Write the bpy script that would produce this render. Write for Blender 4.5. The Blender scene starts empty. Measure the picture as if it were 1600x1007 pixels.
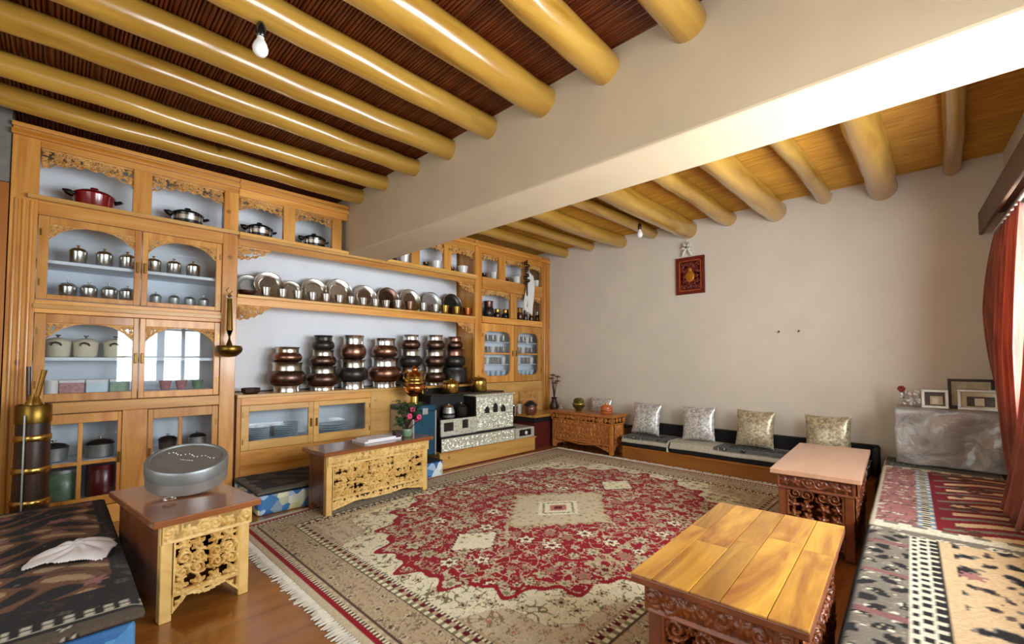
import bpy, math, random
import numpy as np
from mathutils import Vector, Matrix
random.seed(7)
SC = bpy.context.scene
COL = SC.collection
PI = math.pi

# ------------------------------------------------------------------ camera, world, lights, exposure
FOC, PPX, PPY, CAMH = 697.0, 800.0, 538.0, 1.05          # pixels in the 1600x1007 frame, metres
YAW, PIT = math.radians(44.3), math.atan(27 / 697.0)
FH = Vector((math.cos(YAW), math.sin(YAW), 0)); RT = Vector((math.sin(YAW), -math.cos(YAW), 0)); UPZ = Vector((0, 0, 1))
FW = FH * math.cos(PIT) + UPZ * math.sin(PIT); UPV = UPZ * math.cos(PIT) - FH * math.sin(PIT)
CAM = Vector((0, 0, CAMH))
cd = bpy.data.cameras.new('camera'); cam = bpy.data.objects.new('camera', cd); COL.objects.link(cam)
cd.sensor_width = 36; cd.lens = FOC / 1600 * 36; cd.shift_y = (PPY - 503.5) / 1600; cd.clip_start = 0.02
cam.matrix_world = Matrix(((RT.x, UPV.x, -FW.x, 0), (RT.y, UPV.y, -FW.y, 0), (RT.z, UPV.z, -FW.z, CAMH), (0, 0, 0, 1)))
SC.camera = cam
SC.view_settings.view_transform = 'Standard'; SC.view_settings.look = 'None'; SC.view_settings.gamma = 1
SC.view_settings.use_curve_mapping = False; SC.view_settings.exposure = 0.42
wd = bpy.data.worlds.new('world'); SC.world = wd; wd.use_nodes = True
wd.node_tree.nodes['Background'].inputs[0].default_value = (0.86, 0.93, 1.0, 1); wd.node_tree.nodes['Background'].inputs[1].default_value = 1.0

WANG = math.radians(3.8); WO = Vector((4.775, -0.33, 0))            # window wall: end point at the picture wall and its turn
WX = Vector((math.cos(WANG), math.sin(WANG), 0)); WN = Vector((-math.sin(WANG), math.cos(WANG), 0))
def wpt(lx, d, z): return WO + WX * lx + WN * d + UPZ * z             # local x (negative = towards camera), distance from wall into room
WINS = [(-4.22, -3.12, 0.70, 1.95), (-3.0, -0.45, 0.78, 1.95)]         # window openings (lx0, lx1, z0, z1)
FILLWIN = (-0.3, 2.6, 0.62, 1.95)                                          # added unseen window left of camera, to brighten the room (y0, y1, z0, z1)
def area(name, loc, aim, sx, sy, power, col):
    l = bpy.data.lights.new(name, 'AREA'); l.shape = 'RECTANGLE'; l.size = sx; l.size_y = sy; l.energy = power; l.color = col
    o = bpy.data.objects.new(name, l); COL.objects.link(o); o.location = loc
    o.rotation_euler = Vector(aim).to_track_quat('-Z', 'Y').to_euler(); return o
for (a, b, z0, z1), pw_ in zip(WINS, (72, 225)):
    area('window_daylight', wpt((a + b) / 2, -0.30, (z0 + z1) / 2 - .15), WN + UPZ * .30, b - a, z1 - z0, pw_, (0.96, 0.98, 1.0))
area('window_daylight', (-1.50, (FILLWIN[0] + FILLWIN[1]) / 2, (FILLWIN[2] + FILLWIN[3]) / 2), (1, 0, 0), FILLWIN[1] - FILLWIN[0], FILLWIN[3] - FILLWIN[2], 30, (1.0, 0.97, 0.92))  # fill light outside the added left window, lifts the overall brightness

# ------------------------------------------------------------------ helpers
def pray(u, v): return FW + RT * ((u - PPX) / FOC) - UPV * ((v - PPY) / FOC)
def atY(u, v, y): d = pray(u, v); return CAM + d * (y / d.y)
def atX(u, v, x): d = pray(u, v); return CAM + d * (x / d.x)
def atZ(u, v, z): d = pray(u, v); return CAM + d * ((z - CAMH) / d.z)
def lin(c): return tuple(((x / 255) / 12.92 if x / 255 <= 0.04045 else ((x / 255 + 0.055) / 1.055) ** 2.4) for x in c)
def lin4(c): return lin(c) + (1.0,)

MATS = {}
def _new(name):
    m = bpy.data.materials.new(name); m.use_nodes = True; MATS[name] = m
    nt = m.node_tree; return m, nt, nt.nodes['Principled BSDF']
def _coords(nt, scale, rot=(0, 0, 0)):
    tc = nt.nodes.new('ShaderNodeTexCoord'); mp = nt.nodes.new('ShaderNodeMapping')
    mp.inputs['Scale'].default_value = scale; mp.inputs['Rotation'].default_value = rot
    nt.links.new(tc.outputs['Object'], mp.inputs[0]); return mp.outputs[0]
def _ramp(nt, fac, stops):
    r = nt.nodes.new('ShaderNodeValToRGB'); el = r.color_ramp.elements
    while len(el) < len(stops): el.new(0.5)
    for e, (p, c) in zip(el, stops): e.position = p; e.color = c
    nt.links.new(fac, r.inputs[0]); return r.outputs[0]
def _noise(nt, vec, sc, det=4, dist=0.0, rough=0.5):
    n = nt.nodes.new('ShaderNodeTexNoise'); n.inputs['Scale'].default_value = sc; n.inputs['Detail'].default_value = det
    n.inputs['Distortion'].default_value = dist; n.inputs['Roughness'].default_value = rough
    nt.links.new(vec, n.inputs['Vector']); return n.outputs[0]
def _bump(nt, p, h, st, dist=0.01):
    b = nt.nodes.new('ShaderNodeBump'); b.inputs['Strength'].default_value = st; b.inputs['Distance'].default_value = dist
    nt.links.new(h, b.inputs['Height']); nt.links.new(b.outputs[0], p.inputs['Normal'])
def plain(name, c, rough=0.5, metal=0.0, var=0.12, sc=18, bump=0.0, coat=0.0):
    m, nt, p = _new(name); c = lin(c)
    vec = _coords(nt, (1, 1, 1)); n = _noise(nt, vec, sc)
    col = _ramp(nt, n, [(0.3, tuple(x * (1 - var) for x in c) + (1,)), (0.7, tuple(min(1, x * (1 + var)) for x in c) + (1,))])
    nt.links.new(col, p.inputs['Base Color']); p.inputs['Roughness'].default_value = rough; p.inputs['Metallic'].default_value = metal
    p.inputs['Coat Weight'].default_value = coat; p.inputs['Coat Roughness'].default_value = 0.15
    if bump: _bump(nt, p, n, bump)
    return m
def wood(name, c1, c2, stretch=(1, 1, 12), rough=0.35, sc=3.0, coat=0.25, rand=0.18, knots=True, bump=0.05):
    m, nt, p = _new(name); vec = _coords(nt, stretch)
    oi = nt.nodes.new('ShaderNodeObjectInfo')
    ad = nt.nodes.new('ShaderNodeVectorMath'); ad.operation = 'ADD'; cx = nt.nodes.new('ShaderNodeCombineXYZ')
    mu = nt.nodes.new('ShaderNodeMath'); mu.operation = 'MULTIPLY'; mu.inputs[1].default_value = 37.0
    nt.links.new(oi.outputs['Random'], mu.inputs[0]); nt.links.new(mu.outputs[0], cx.inputs[0]); nt.links.new(mu.outputs[0], cx.inputs[2])
    nt.links.new(vec, ad.inputs[0]); nt.links.new(cx.outputs[0], ad.inputs[1]); vec = ad.outputs[0]
    n = _noise(nt, vec, sc, 6, 1.2, 0.6)
    mid = tuple((a + b) / 2 for a, b in zip(lin(c1), lin(c2)))
    col = _ramp(nt, n, [(0.3, lin4(c1)), (0.5, mid + (1,)), (0.72, lin4(c2))])
    if knots:
        v2 = _coords(nt, tuple(1 if s <= 1 else 0.45 for s in stretch)); vo = nt.nodes.new('ShaderNodeTexVoronoi'); vo.inputs['Scale'].default_value = 3.3
        nt.links.new(v2, vo.inputs['Vector'])
        k = _ramp(nt, vo.outputs['Distance'], [(0.03, (0.30, 0.20, 0.12, 1)), (0.075, (1, 1, 1, 1))])
        mx = nt.nodes.new('ShaderNodeMix'); mx.data_type = 'RGBA'; mx.blend_type = 'MULTIPLY'; mx.inputs[0].default_value = 0.8
        nt.links.new(col, mx.inputs[6]); nt.links.new(k, mx.inputs[7]); col = mx.outputs[2]
    hs = nt.nodes.new('ShaderNodeHueSaturation'); mr = nt.nodes.new('ShaderNodeMapRange')
    mr.inputs['To Min'].default_value = 1 - rand; mr.inputs['To Max'].default_value = 1 + rand
    nt.links.new(oi.outputs['Random'], mr.inputs[0]); nt.links.new(mr.outputs[0], hs.inputs['Value']); nt.links.new(col, hs.inputs['Color'])
    nt.links.new(hs.outputs[0], p.inputs['Base Color'])
    p.inputs['Roughness'].default_value = rough; p.inputs['Coat Weight'].default_value = coat; p.inputs['Coat Roughness'].default_value = 0.12
    if bump: _bump(nt, p, n, bump)
    return m
def painted(name, rough=0.95, bump=0.35, sheen=0.2, sc=260):
    m, nt, p = _new(name)
    a = nt.nodes.new('ShaderNodeAttribute'); a.attribute_name = 'Col'
    nt.links.new(a.outputs['Color'], p.inputs['Base Color']); p.inputs['Roughness'].default_value = rough
    p.inputs['Specular IOR Level'].default_value = 0.2; p.inputs['Sheen Weight'].default_value = sheen
    n = _noise(nt, _coords(nt, (1, 1, 1)), sc, 2); _bump(nt, p, n, bump, 0.004); return m
def glass(name, tint=(0.95, 0.97, 0.98), refl=0.55):
    m = bpy.data.materials.new(name); m.use_nodes = True; MATS[name] = m; nt = m.node_tree; nt.nodes.clear()
    out = nt.nodes.new('ShaderNodeOutputMaterial'); mx = nt.nodes.new('ShaderNodeMixShader'); t = nt.nodes.new('ShaderNodeBsdfTransparent')
    g = nt.nodes.new('ShaderNodeBsdfGlossy'); fr = nt.nodes.new('ShaderNodeLayerWeight'); fr.inputs[0].default_value = 0.5
    pw = nt.nodes.new('ShaderNodeMath'); pw.operation = 'POWER'; pw.inputs[1].default_value = 5.0; nt.links.new(fr.outputs['Facing'], pw.inputs[0])
    t.inputs[0].default_value = tint + (1,); g.inputs['Roughness'].default_value = 0.02
    sc = nt.nodes.new('ShaderNodeMath'); sc.operation = 'MULTIPLY_ADD'; sc.inputs[1].default_value = 0.95; sc.inputs[2].default_value = 0.035
    n = _noise(nt, _coords(nt, (1, 1, 1)), 3.0, 1); b = nt.nodes.new('ShaderNodeBump'); b.inputs['Strength'].default_value = 0.05
    nt.links.new(n, b.inputs['Height']); nt.links.new(b.outputs[0], g.inputs['Normal'])
    nt.links.new(pw.outputs[0], sc.inputs[0]); nt.links.new(sc.outputs[0], mx.inputs[0])
    nt.links.new(t.outputs[0], mx.inputs[1]); nt.links.new(g.outputs[0], mx.inputs[2]); nt.links.new(mx.outputs[0], out.inputs[0]); return m
def fabric(name, c1, c2, trans=0.35):
    m, nt, p = _new(name); n = _noise(nt, _coords(nt, (1, 1, 0.12)), 30, 3)
    col = _ramp(nt, n, [(0.3, lin4(c1)), (0.7, lin4(c2))]); nt.links.new(col, p.inputs['Base Color']); p.inputs['Roughness'].default_value = 0.6
    p.inputs['Sheen Weight'].default_value = 0.4
    tr = nt.nodes.new('ShaderNodeBsdfTranslucent'); nt.links.new(col, tr.inputs[0]); mx = nt.nodes.new('ShaderNodeMixShader'); mx.inputs[0].default_value = trans
    out = nt.nodes['Material Output']; nt.links.new(p.outputs[0], mx.inputs[1]); nt.links.new(tr.outputs[0], mx.inputs[2]); nt.links.new(mx.outputs[0], out.inputs[0]); return m
def sequin(name, c):
    m, nt, p = _new(name); v = nt.nodes.new('ShaderNodeTexVoronoi'); v.inputs['Scale'].default_value = 70
    nt.links.new(_coords(nt, (1, 1, 1)), v.inputs['Vector'])
    col = _ramp(nt, v.outputs['Color'], [(0.1, tuple(x * 0.4 for x in lin(c)) + (1,)), (0.9, lin4(c))]); nt.links.new(col, p.inputs['Base Color'])
    p.inputs['Metallic'].default_value = 0.3; p.inputs['Roughness'].default_value = 0.3; _bump(nt, p, v.outputs['Color'], 1.0, 0.012); return m
def clear_wrap(name):
    m, nt, p = _new(name); n = _noise(nt, _coords(nt, (1, 1, 1)), 7, 5, 1.5)
    col = _ramp(nt, n, [(0.3, lin4((150, 146, 140))), (0.7, lin4((196, 192, 186)))]); nt.links.new(col, p.inputs['Base Color'])
    p.inputs['Roughness'].default_value = 0.3; p.inputs['Coat Weight'].default_value = 0.6; _bump(nt, p, n, 0.7, 0.03); return m
def mosaic(name, stops, sc, rough=0.3, metal=0.2):
    m, nt, p = _new(name); v = nt.nodes.new('ShaderNodeTexVoronoi'); v.inputs['Scale'].default_value = sc
    nt.links.new(_coords(nt, (1, 1, 1)), v.inputs['Vector']); sp = nt.nodes.new('ShaderNodeSeparateColor'); nt.links.new(v.outputs['Color'], sp.inputs[0])
    col = _ramp(nt, sp.outputs[0], [(q, lin4(c)) for q, c in stops]); nt.links.new(col, p.inputs['Base Color'])
    p.inputs['Roughness'].default_value = rough; p.inputs['Metallic'].default_value = metal; return m

wood('pine', (178, 104, 26), (226, 168, 84), (1, 1, 0.10), sc=9, coat=0.3)
wood('pine_rail', (184, 112, 30), (230, 172, 88), (0.10, 1, 1), sc=9, coat=0.3)
wood('pine_light', (196, 140, 62), (236, 188, 110), (0.12, 1, 1), sc=8, coat=0.3)
wood('log', (146, 100, 26), (196, 154, 66), (0.22, 1.5, 1.5), rough=0.28, sc=4, coat=0.8, rand=0.10, knots=True)
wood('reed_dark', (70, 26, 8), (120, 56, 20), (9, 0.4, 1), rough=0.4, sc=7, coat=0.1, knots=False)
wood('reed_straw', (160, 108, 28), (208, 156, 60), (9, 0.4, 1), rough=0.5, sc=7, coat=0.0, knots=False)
wood('floor_wood', (128, 74, 26), (178, 114, 50), (0.14, 1.6, 1), rough=0.22, sc=5, coat=0.5, knots=False, rand=0)
wood('table_red', (104, 56, 26), (152, 92, 50), (0.2, 1.5, 1), rough=0.22, sc=5, coat=0.5, knots=False)
wood('table_side', (84, 42, 20), (124, 68, 32), (1.5, 1.5, 0.2), rough=0.35, sc=5, coat=0.3, knots=False)
wood('carved_pale', (196, 150, 74), (232, 196, 122), (1, 1, 1), rough=0.45, sc=6, coat=0.1, knots=False, rand=0.05)
wood('carved_orange', (160, 90, 32), (204, 132, 62), (1, 1, 1), rough=0.4, sc=6, coat=0.2, knots=False, rand=0.05)
wood('carved_brown', (96, 44, 16), (146, 76, 32), (1, 1, 1), rough=0.4, sc=6, coat=0.2, knots=False, rand=0.05)
wood('carved_gold', (170, 112, 44), (222, 172, 96), (1, 1, 1), rough=0.42, sc=8, coat=0.2, knots=False, rand=0.06)
wood('plank_yellow', (142, 80, 20), (230, 172, 62), (0.35, 2.2, 1), rough=0.25, sc=4, coat=0.45, knots=False, rand=0.22)
wood('table_pink', (190, 142, 112), (210, 164, 132), (0.2, 1.5, 1), rough=0.3, sc=5, coat=0.5, knots=False, rand=0)  # paler tone, glare on the top is put into the colour
wood('door_wood', (150, 88, 30), (186, 122, 50), (1, 1, 0.1), sc=9)
wood('churn_wood', (34, 20, 12), (70, 44, 26), (1, 1, 0.1), sc=12, rough=0.35, knots=False)
wood('bench_wood', (132, 74, 22), (176, 110, 42), (1, 0.2, 1), sc=6, rough=0.3, knots=False)
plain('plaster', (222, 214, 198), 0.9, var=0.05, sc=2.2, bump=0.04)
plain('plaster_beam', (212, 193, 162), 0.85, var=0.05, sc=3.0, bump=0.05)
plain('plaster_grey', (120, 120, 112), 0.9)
plain('white_back', (232, 238, 246), 0.7, var=0.04, sc=4)
plain('dark_red_gap', (88, 20, 14), 0.6)
plain('steel', (220, 220, 216), 0.22, 1.0, var=0.08)
plain('tin_grey', (150, 156, 156), 0.45, 0.7, var=0.08)
plain('steel_dull', (178, 180, 178), 0.42, 0.75, var=0.1)
plain('tin_plate', (196, 192, 180), 0.28, 1.0, var=0.15)
plain('copper', (150, 112, 94), 0.32, 1.0, var=0.2)
plain('copper_dark', (112, 88, 78), 0.36, 1.0, var=0.25)
plain('copper_bright', (206, 128, 74), 0.22, 1.0, var=0.15)
plain('iron_dark', (62, 60, 58), 0.35, 0.7, var=0.25)
plain('brass', (196, 160, 84), 0.25, 1.0, var=0.12)
plain('brass_dark', (132, 104, 48), 0.33, 1.0, var=0.2)
plain('enamel_red', (128, 16, 18), 0.15, coat=0.6)
plain('enamel_black', (20, 20, 22), 0.18, coat=0.5)
plain('enamel_white', (232, 232, 226), 0.2, coat=0.5, var=0.03)
plain('cream_enamel', (222, 212, 186), 0.25, coat=0.4, var=0.04)
plain('china_blue', (196, 214, 224), 0.18, coat=0.5, var=0.05)
plain('china_rose', (176, 120, 122), 0.3, coat=0.3, var=0.3, sc=60)
plain('black_matt', (18, 17, 18), 0.6)
plain('black_cloth', (16, 15, 18), 0.9)
plain('tin_green', (112, 140, 112), 0.35, coat=0.2, var=0.25, sc=25)
plain('tin_red', (96, 16, 18), 0.3, coat=0.3, var=0.3)
plain('trunk_blue', (36, 84, 108), 0.3, 0.3, coat=0.4)
plain('leaf', (46, 82, 42), 0.55, var=0.3)
plain('petal', (206, 70, 108), 0.6, var=0.2)
plain('pot_dark', (52, 26, 20), 0.4)
plain('paper', (226, 224, 226), 0.7, var=0.03)
plain('bulb', (244, 244, 240), 0.15, var=0.01)
plain('scarf', (228, 228, 222), 0.8, var=0.05)
plain('white_tissue', (224, 216, 212), 0.6, var=0.05)
plain('frame_dark', (46, 22, 14), 0.4)
plain('frame_silver', (216, 214, 206), 0.3, 0.3)
plain('photo_beige', (196, 184, 146), 0.5, var=0.2, sc=30)
plain('photo_dark', (70, 54, 40), 0.5, var=0.4, sc=30)
plain('icon_red', (110, 32, 14), 0.4, var=0.2)
plain('icon_gold', (190, 120, 36), 0.4, 0.4, var=0.2)
plain('window_frame', (176, 150, 116), 0.5)
plain('pelmet_wood', (92, 64, 44), 0.5)
plain('rod', (232, 226, 214), 0.25, 0.6)
plain('green_brass', (130, 134, 84), 0.25, 0.9, var=0.3)
plain('orange_lacquer', (198, 104, 50), 0.25, coat=0.5)
plain('cord', (40, 34, 28), 0.6)
plain('fringe_wool', (214, 206, 188), 0.95)
plain('brown_glaze', (104, 56, 32), 0.3, coat=0.4)
mosaic('floral_blue', [(0.0, (38, 92, 150)), (0.4, (86, 146, 196)), (0.62, (226, 232, 232)), (0.8, (214, 210, 150)), (1.0, (52, 110, 170))], 16, 0.7, 0)
mosaic('tile_silver', [(0.0, (206, 208, 190)), (0.5, (230, 230, 214)), (0.8, (178, 178, 150)), (1.0, (232, 226, 196))], 60, 0.3, 0.35)
glass('pane_glass'); painted('pile', 0.95, 0.35, 0.04); painted('woven', 0.95, 0.5, 0.05)
painted('print', 0.6, 0.05, 0.0, 60)
fabric('curtain_red', (138, 62, 42), (186, 106, 80), 0.35); sequin('sequin_silver', (250, 248, 244)); sequin('sequin_gold', (226, 212, 176)); clear_wrap('plastic_wrap')
fabric('cushion_back', (190, 178, 150), (206, 194, 166), 0.0)

class MB:
    def __init__(s): s.v = []; s.f = []
    def box(s, x0, x1, y0, y1, z0, z1):
        n = len(s.v); s.v += [(x, y, z) for z in (z0, z1) for y in (y0, y1) for x in (x0, x1)]
        s.f += [tuple(n + i for i in q) for q in ((0, 2, 3, 1), (4, 5, 7, 6), (0, 1, 5, 4), (2, 6, 7, 3), (0, 4, 6, 2), (1, 3, 7, 5))]; return s
    def lathe(s, prof, c=(0, 0, 0), n=20, cap=True):
        b = len(s.v)
        for r, z in prof: s.v += [(c[0] + r * math.cos(2 * PI * k / n), c[1] + r * math.sin(2 * PI * k / n), c[2] + z) for k in range(n)]
        for i in range(len(prof) - 1):
            for k in range(n):
                k2 = (k + 1) % n; s.f.append((b + i * n + k, b + i * n + k2, b + (i + 1) * n + k2, b + (i + 1) * n + k))
        if cap:
            if prof[0][0] > 1e-4: s.f.append(tuple(b + k for k in reversed(range(n))))
            if prof[-1][0] > 1e-4: s.f.append(tuple(b + (len(prof) - 1) * n + k for k in range(n)))
        return s
    def tube(s, pts, rad, n=8, cap=True):
        pts = [Vector(p) for p in pts]; b = len(s.v); m = len(pts)
        rs = rad if isinstance(rad, (list, tuple)) else [rad] * m
        for i, p in enumerate(pts):
            t = (pts[min(i + 1, m - 1)] - pts[max(i - 1, 0)]).normalized()
            a = t.cross(Vector((0, 0, 1)));
            if a.length < 1e-3: a = t.cross(Vector((0, 1, 0)))
            a.normalize(); c = t.cross(a)
            s.v += [tuple(p + a * (rs[i] * math.cos(2 * PI * k / n)) + c * (rs[i] * math.sin(2 * PI * k / n))) for k in range(n)]
        for i in range(m - 1):
            for k in range(n):
                k2 = (k + 1) % n; s.f.append((b + i * n + k, b + i * n + k2, b + (i + 1) * n + k2, b + (i + 1) * n + k))
        if cap: s.f.append(tuple(b + k for k in reversed(range(n)))); s.f.append(tuple(b + (m - 1) * n + k for k in range(n)))
        return s
    def prism(s, poly, a0, a1, axis='y'):                 # polygon in (x,z) extruded along y, or (y,z) along x
        b = len(s.v); n = len(poly)
        for a in (a0, a1): s.v += [((p[0], a, p[1]) if axis == 'y' else (a, p[0], p[1])) for p in poly]
        s.f.append(tuple(b + k for k in range(n))); s.f.append(tuple(b + n + k for k in reversed(range(n))))
        for k in range(n): k2 = (k + 1) % n; s.f.append((b + k, b + n + k, b + n + k2, b + k2))
        return s
    def blob(s, c, r, n=8, m=6):
        prof = [(max(1e-5, math.sin(PI * i / m)), -math.cos(PI * i / m)) for i in range(m + 1)]
        b = len(s.v); s.lathe(prof, (0, 0, 0), n, False)
        for i in range(b, len(s.v)): x, y, z = s.v[i]; s.v[i] = (c[0] + x * r[0], c[1] + y * r[1], c[2] + z * r[2])
        return s
    def mesh(s, name, mat, smooth=False):
        me = bpy.data.meshes.new(name); me.from_pydata(s.v, [], s.f); me.materials.append(MATS[mat]); me.update()
        if smooth: me.polygons.foreach_set('use_smooth', [True] * len(me.polygons)); me.update()
        return me
    def build(s, name, mat, parent=None, smooth=False, world=False, bevel=0.0, loc=None):
        o = bpy.data.objects.new(name, s.mesh(name, mat, smooth)); COL.objects.link(o)
        if parent is not None:
            o.parent = parent
            if world: o.location = -parent.location
        if loc is not None: o.location = loc
        if bevel:
            b = o.modifiers.new('bevel', 'BEVEL'); b.width = bevel; b.segments = 2; b.limit_method = 'ANGLE'
        if smooth:
            e = o.modifiers.new('split', 'EDGE_SPLIT'); e.split_angle = math.radians(48)
        return o
def tag(o, label, cat, group=None):
    o['label'] = label; o['category'] = cat
    if group: o['group'] = group
    return o
def struct(o, label=None):
    o['kind'] = 'structure'
    if label: o['label'] = label
    return o
def thing(name, label, cat, loc=(0, 0, 0), rz=0, group=None):
    o = bpy.data.objects.new(name, None); COL.objects.link(o); o.location = loc; o.rotation_euler = (0, 0, rz); o.empty_display_size = 0.05
    return tag(o, label, cat, group)
def dup(root, loc, rz, label, group=None):
    r = root.copy(); COL.objects.link(r); r.location = loc; r.rotation_euler = (0, 0, rz); r['label'] = label
    if group: r['group'] = group
    for ch in root.children:
        c = ch.copy(); COL.objects.link(c); c.parent = r
        for g in ch.children: d = g.copy(); COL.objects.link(d); d.parent = c
    return r
ORD = ['first', 'second', 'third', 'fourth', 'fifth', 'sixth', 'seventh', 'eighth', 'ninth', 'tenth', 'eleventh', 'twelfth', 'thirteenth', 'fourteenth', 'fifteenth', 'sixteenth', 'seventeenth', 'eighteenth']

def grid_mesh(name, X, Y, Z, mat, parent=None, keep=None, color=None, smooth=True, loc=None, world=False, thick=0.0):
    n, m = X.shape; co = np.stack([X, Y, Z], -1).reshape(-1, 3).astype(np.float32)
    idx = np.arange(n * m).reshape(n, m)
    q = np.stack([idx[:-1, :-1], idx[1:, :-1], idx[1:, 1:], idx[:-1, 1:]], -1)
    if keep is not None: q = q[keep]
    q = q.reshape(-1, 4)
    used = np.unique(q); remap = -np.ones(n * m, dtype=np.int64); remap[used] = np.arange(len(used)); q = remap[q]; co = co[used]
    me = bpy.data.meshes.new(name); me.vertices.add(len(co)); me.vertices.foreach_set('co', co.ravel())
    me.loops.add(q.size); me.loops.foreach_set('vertex_index', q.ravel().astype(np.int32))
    me.polygons.add(len(q)); me.polygons.foreach_set('loop_start', np.arange(0, q.size, 4, dtype=np.int32))
    me.update(calc_edges=True); me.validate()
    if smooth: me.polygons.foreach_set('use_smooth', np.ones(len(q), dtype=bool))
    if color is not None:
        a = me.color_attributes.new('Col', 'FLOAT_COLOR', 'POINT'); c = np.ones((len(co), 4), np.float32); c[:, :3] = color.reshape(-1, 3)[used]
        a.data.foreach_set('color', c.ravel())
    me.materials.append(MATS[mat]); me.update()
    o = bpy.data.objects.new(name, me); COL.objects.link(o)
    if parent is not None:
        o.parent = parent
        if world: o.location = -parent.location
    if loc is not None: o.location = loc
    if thick: s = o.modifiers.new('solid', 'SOLIDIFY'); s.thickness = thick; s.offset = -1
    return o

# ---- carved relief: scrolls, leaves and rosettes as a height field
def carve_field(W, H, res, seed, sp, mirror=True):
    rs = np.random.RandomState(seed); nx = max(6, int(W / res)); nz = max(6, int(H / res))
    x = np.linspace(0, W, nx); z = np.linspace(0, H, nz); X, Z = np.meshgrid(x, z, indexing='ij'); h = np.zeros_like(X)
    half = W / 2 if mirror else W
    feats = []
    ncx = max(1, round(half / sp)); ncz = max(1, round(H / sp))
    for i in range(ncx):
        for j in range(ncz):
            cx = (i + 0.5) * half / ncx + rs.uniform(-.15, .15) * sp; cz = (j + 0.5) * H / ncz + rs.uniform(-.12, .12) * sp
            feats.append((cx, cz, sp * rs.uniform(.42, .56), rs.choice([-1, 1]), rs.uniform(0, 2 * PI), rs.randint(0, 3)))
    def stamp(cx, cz, R, sg, ph, kind):
        m = R * 1.5; i0, i1 = np.searchsorted(x, [cx - m, cx + m]); j0, j1 = np.searchsorted(z, [cz - m, cz + m])
        if i1 <= i0 or j1 <= j0: return
        xs = X[i0:i1, j0:j1] - cx; zs = Z[i0:i1, j0:j1] - cz; r = np.hypot(xs, zs); a = np.arctan2(zs, xs) * sg + ph
        if kind < 2:
            t = np.linspace(0, 1, 60); th = t * 2 * PI * 1.55; rr = R * (1.05 - .92 * t)
            px = rr * np.cos(th); pz = rr * np.sin(th); c, s = math.cos(ph), math.sin(ph)
            qx = px * c - pz * s; qz = (px * s + pz * c) * sg
            d = np.min(np.hypot(xs[..., None] - qx, zs[..., None] - qz) / (0.10 + 0.12 * t), -1) / R
            g = np.clip(1.25 - d * d, 0, 1)
            lf = np.clip(1.1 - np.abs(r / R - 1.12 - .12 * np.cos(5 * a)) / .2, 0, 1) * (np.cos(3 * a) > -.2) * .75
            g = np.maximum(g, lf)
        else:
            g = np.clip(1.3 - (r / (R * (.72 + .22 * np.cos(5 * a)))) ** 3, 0, 1) * (.72 + .28 * np.cos(10 * a)); g = np.maximum(g, np.clip(1.4 - (r / (R * .25)) ** 2, 0, 1))
        h[i0:i1, j0:j1] = np.maximum(h[i0:i1, j0:j1], g)
    for ft in feats:
        stamp(*ft)
        if mirror: stamp(W - ft[0], ft[1], ft[2], -ft[3], PI - ft[4] if ft[3] > 0 else PI - ft[4], ft[5])
    return X, Z, h
def carved(name, W, H, mat, parent, origin, axis, seed, sp=0.05, depth=0.016, res=0.004, pierce=0.10, lower=None, world=False, border=0.0, mirror=True):
    """relief panel. axis 'x-': spans x, faces -y; 'y-': spans y, faces -x; 'x+': spans x faces +y; 'y+': spans y faces +x. origin = lower left corner of its back plane"""
    X, Z, h = carve_field(W, H, res, seed, sp, mirror)
    keep = None; ok = np.ones_like(h, bool)
    if border:
        e = np.minimum(np.minimum(X, W - X), np.minimum(Z, H - Z)); h = np.where(e < border, np.maximum(h, .8), h)
    if lower is not None:
        lim = lower(X / W); ok = Z >= lim; edge = (Z - lim < 0.012) & ok; h = np.where(edge, np.maximum(h, .7), h)
        h = np.where(H - Z < 0.008, np.maximum(h, .5), h)
    hv = (h > pierce) & ok if pierce > 0 else ok
    keep = hv[:-1, :-1] | hv[1:, :-1] | hv[1:, 1:] | hv[:-1, 1:]
    if lower is not None: keep &= ok[:-1, :-1] & ok[1:, :-1] & ok[1:, 1:] & ok[:-1, 1:]
    D = h * depth
    ox, oy, oz = origin
    if axis == 'x-': A, B = ox + X, oy - D
    elif axis == 'x+': A, B = ox + X, oy + D
    elif axis == 'y-': A, B = ox - D, oy + X
    else: A, B = ox + D, oy + X
    return grid_mesh(name, A, B, oz + Z, mat, parent, keep, None, True, None, world)

# ---- woven colour patterns
def pal(*cs): return np.array([lin(c) for c in cs], np.float32)
def hsh(i, j, k): v = np.sin(i * 127.1 + j * 311.7 + k * 74.7) * 43758.5453; return v - np.floor(v)
def florals(S, T, cell, seed, dens=0.85, rmin=.28, rmax=.48):
    """class map 0 none 1 petal 2 ring 3 heart, and a random number per flower"""
    cls = np.zeros(S.shape, np.int8); rnd = np.zeros(S.shape, np.float32)
    I = np.floor(S / cell); J = np.floor(T / cell)
    for di in (-1, 0, 1):
        for dj in (-1, 0, 1):
            i, j = I + di, J + dj
            cx = (i + .5 + (hsh(i, j, seed) - .5) * .5) * cell; cy = (j + .5 + (hsh(i, j, seed + 1) - .5) * .5) * cell
            R = cell * (rmin + (rmax - rmin) * hsh(i, j, seed + 2)); on = hsh(i, j, seed + 3) < dens
            dx, dy = S - cx, T - cy; r = np.hypot(dx, dy); a = np.arctan2(dy, dx); n = 5 + np.floor(hsh(i, j, seed + 4) * 3)
            rp = R * (.78 + .22 * np.cos(n * a + 6 * hsh(i, j, seed + 5))); q = r / rp
            for lo, hi, c in ((.82, 1.0, 2), (.35, .82, 1), (0, .35, 3)):
                m = on & (q >= lo) & (q < hi); cls[m] = c; rnd[m] = hsh(i, j, seed + 6)[m]
    return cls, rnd
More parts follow.
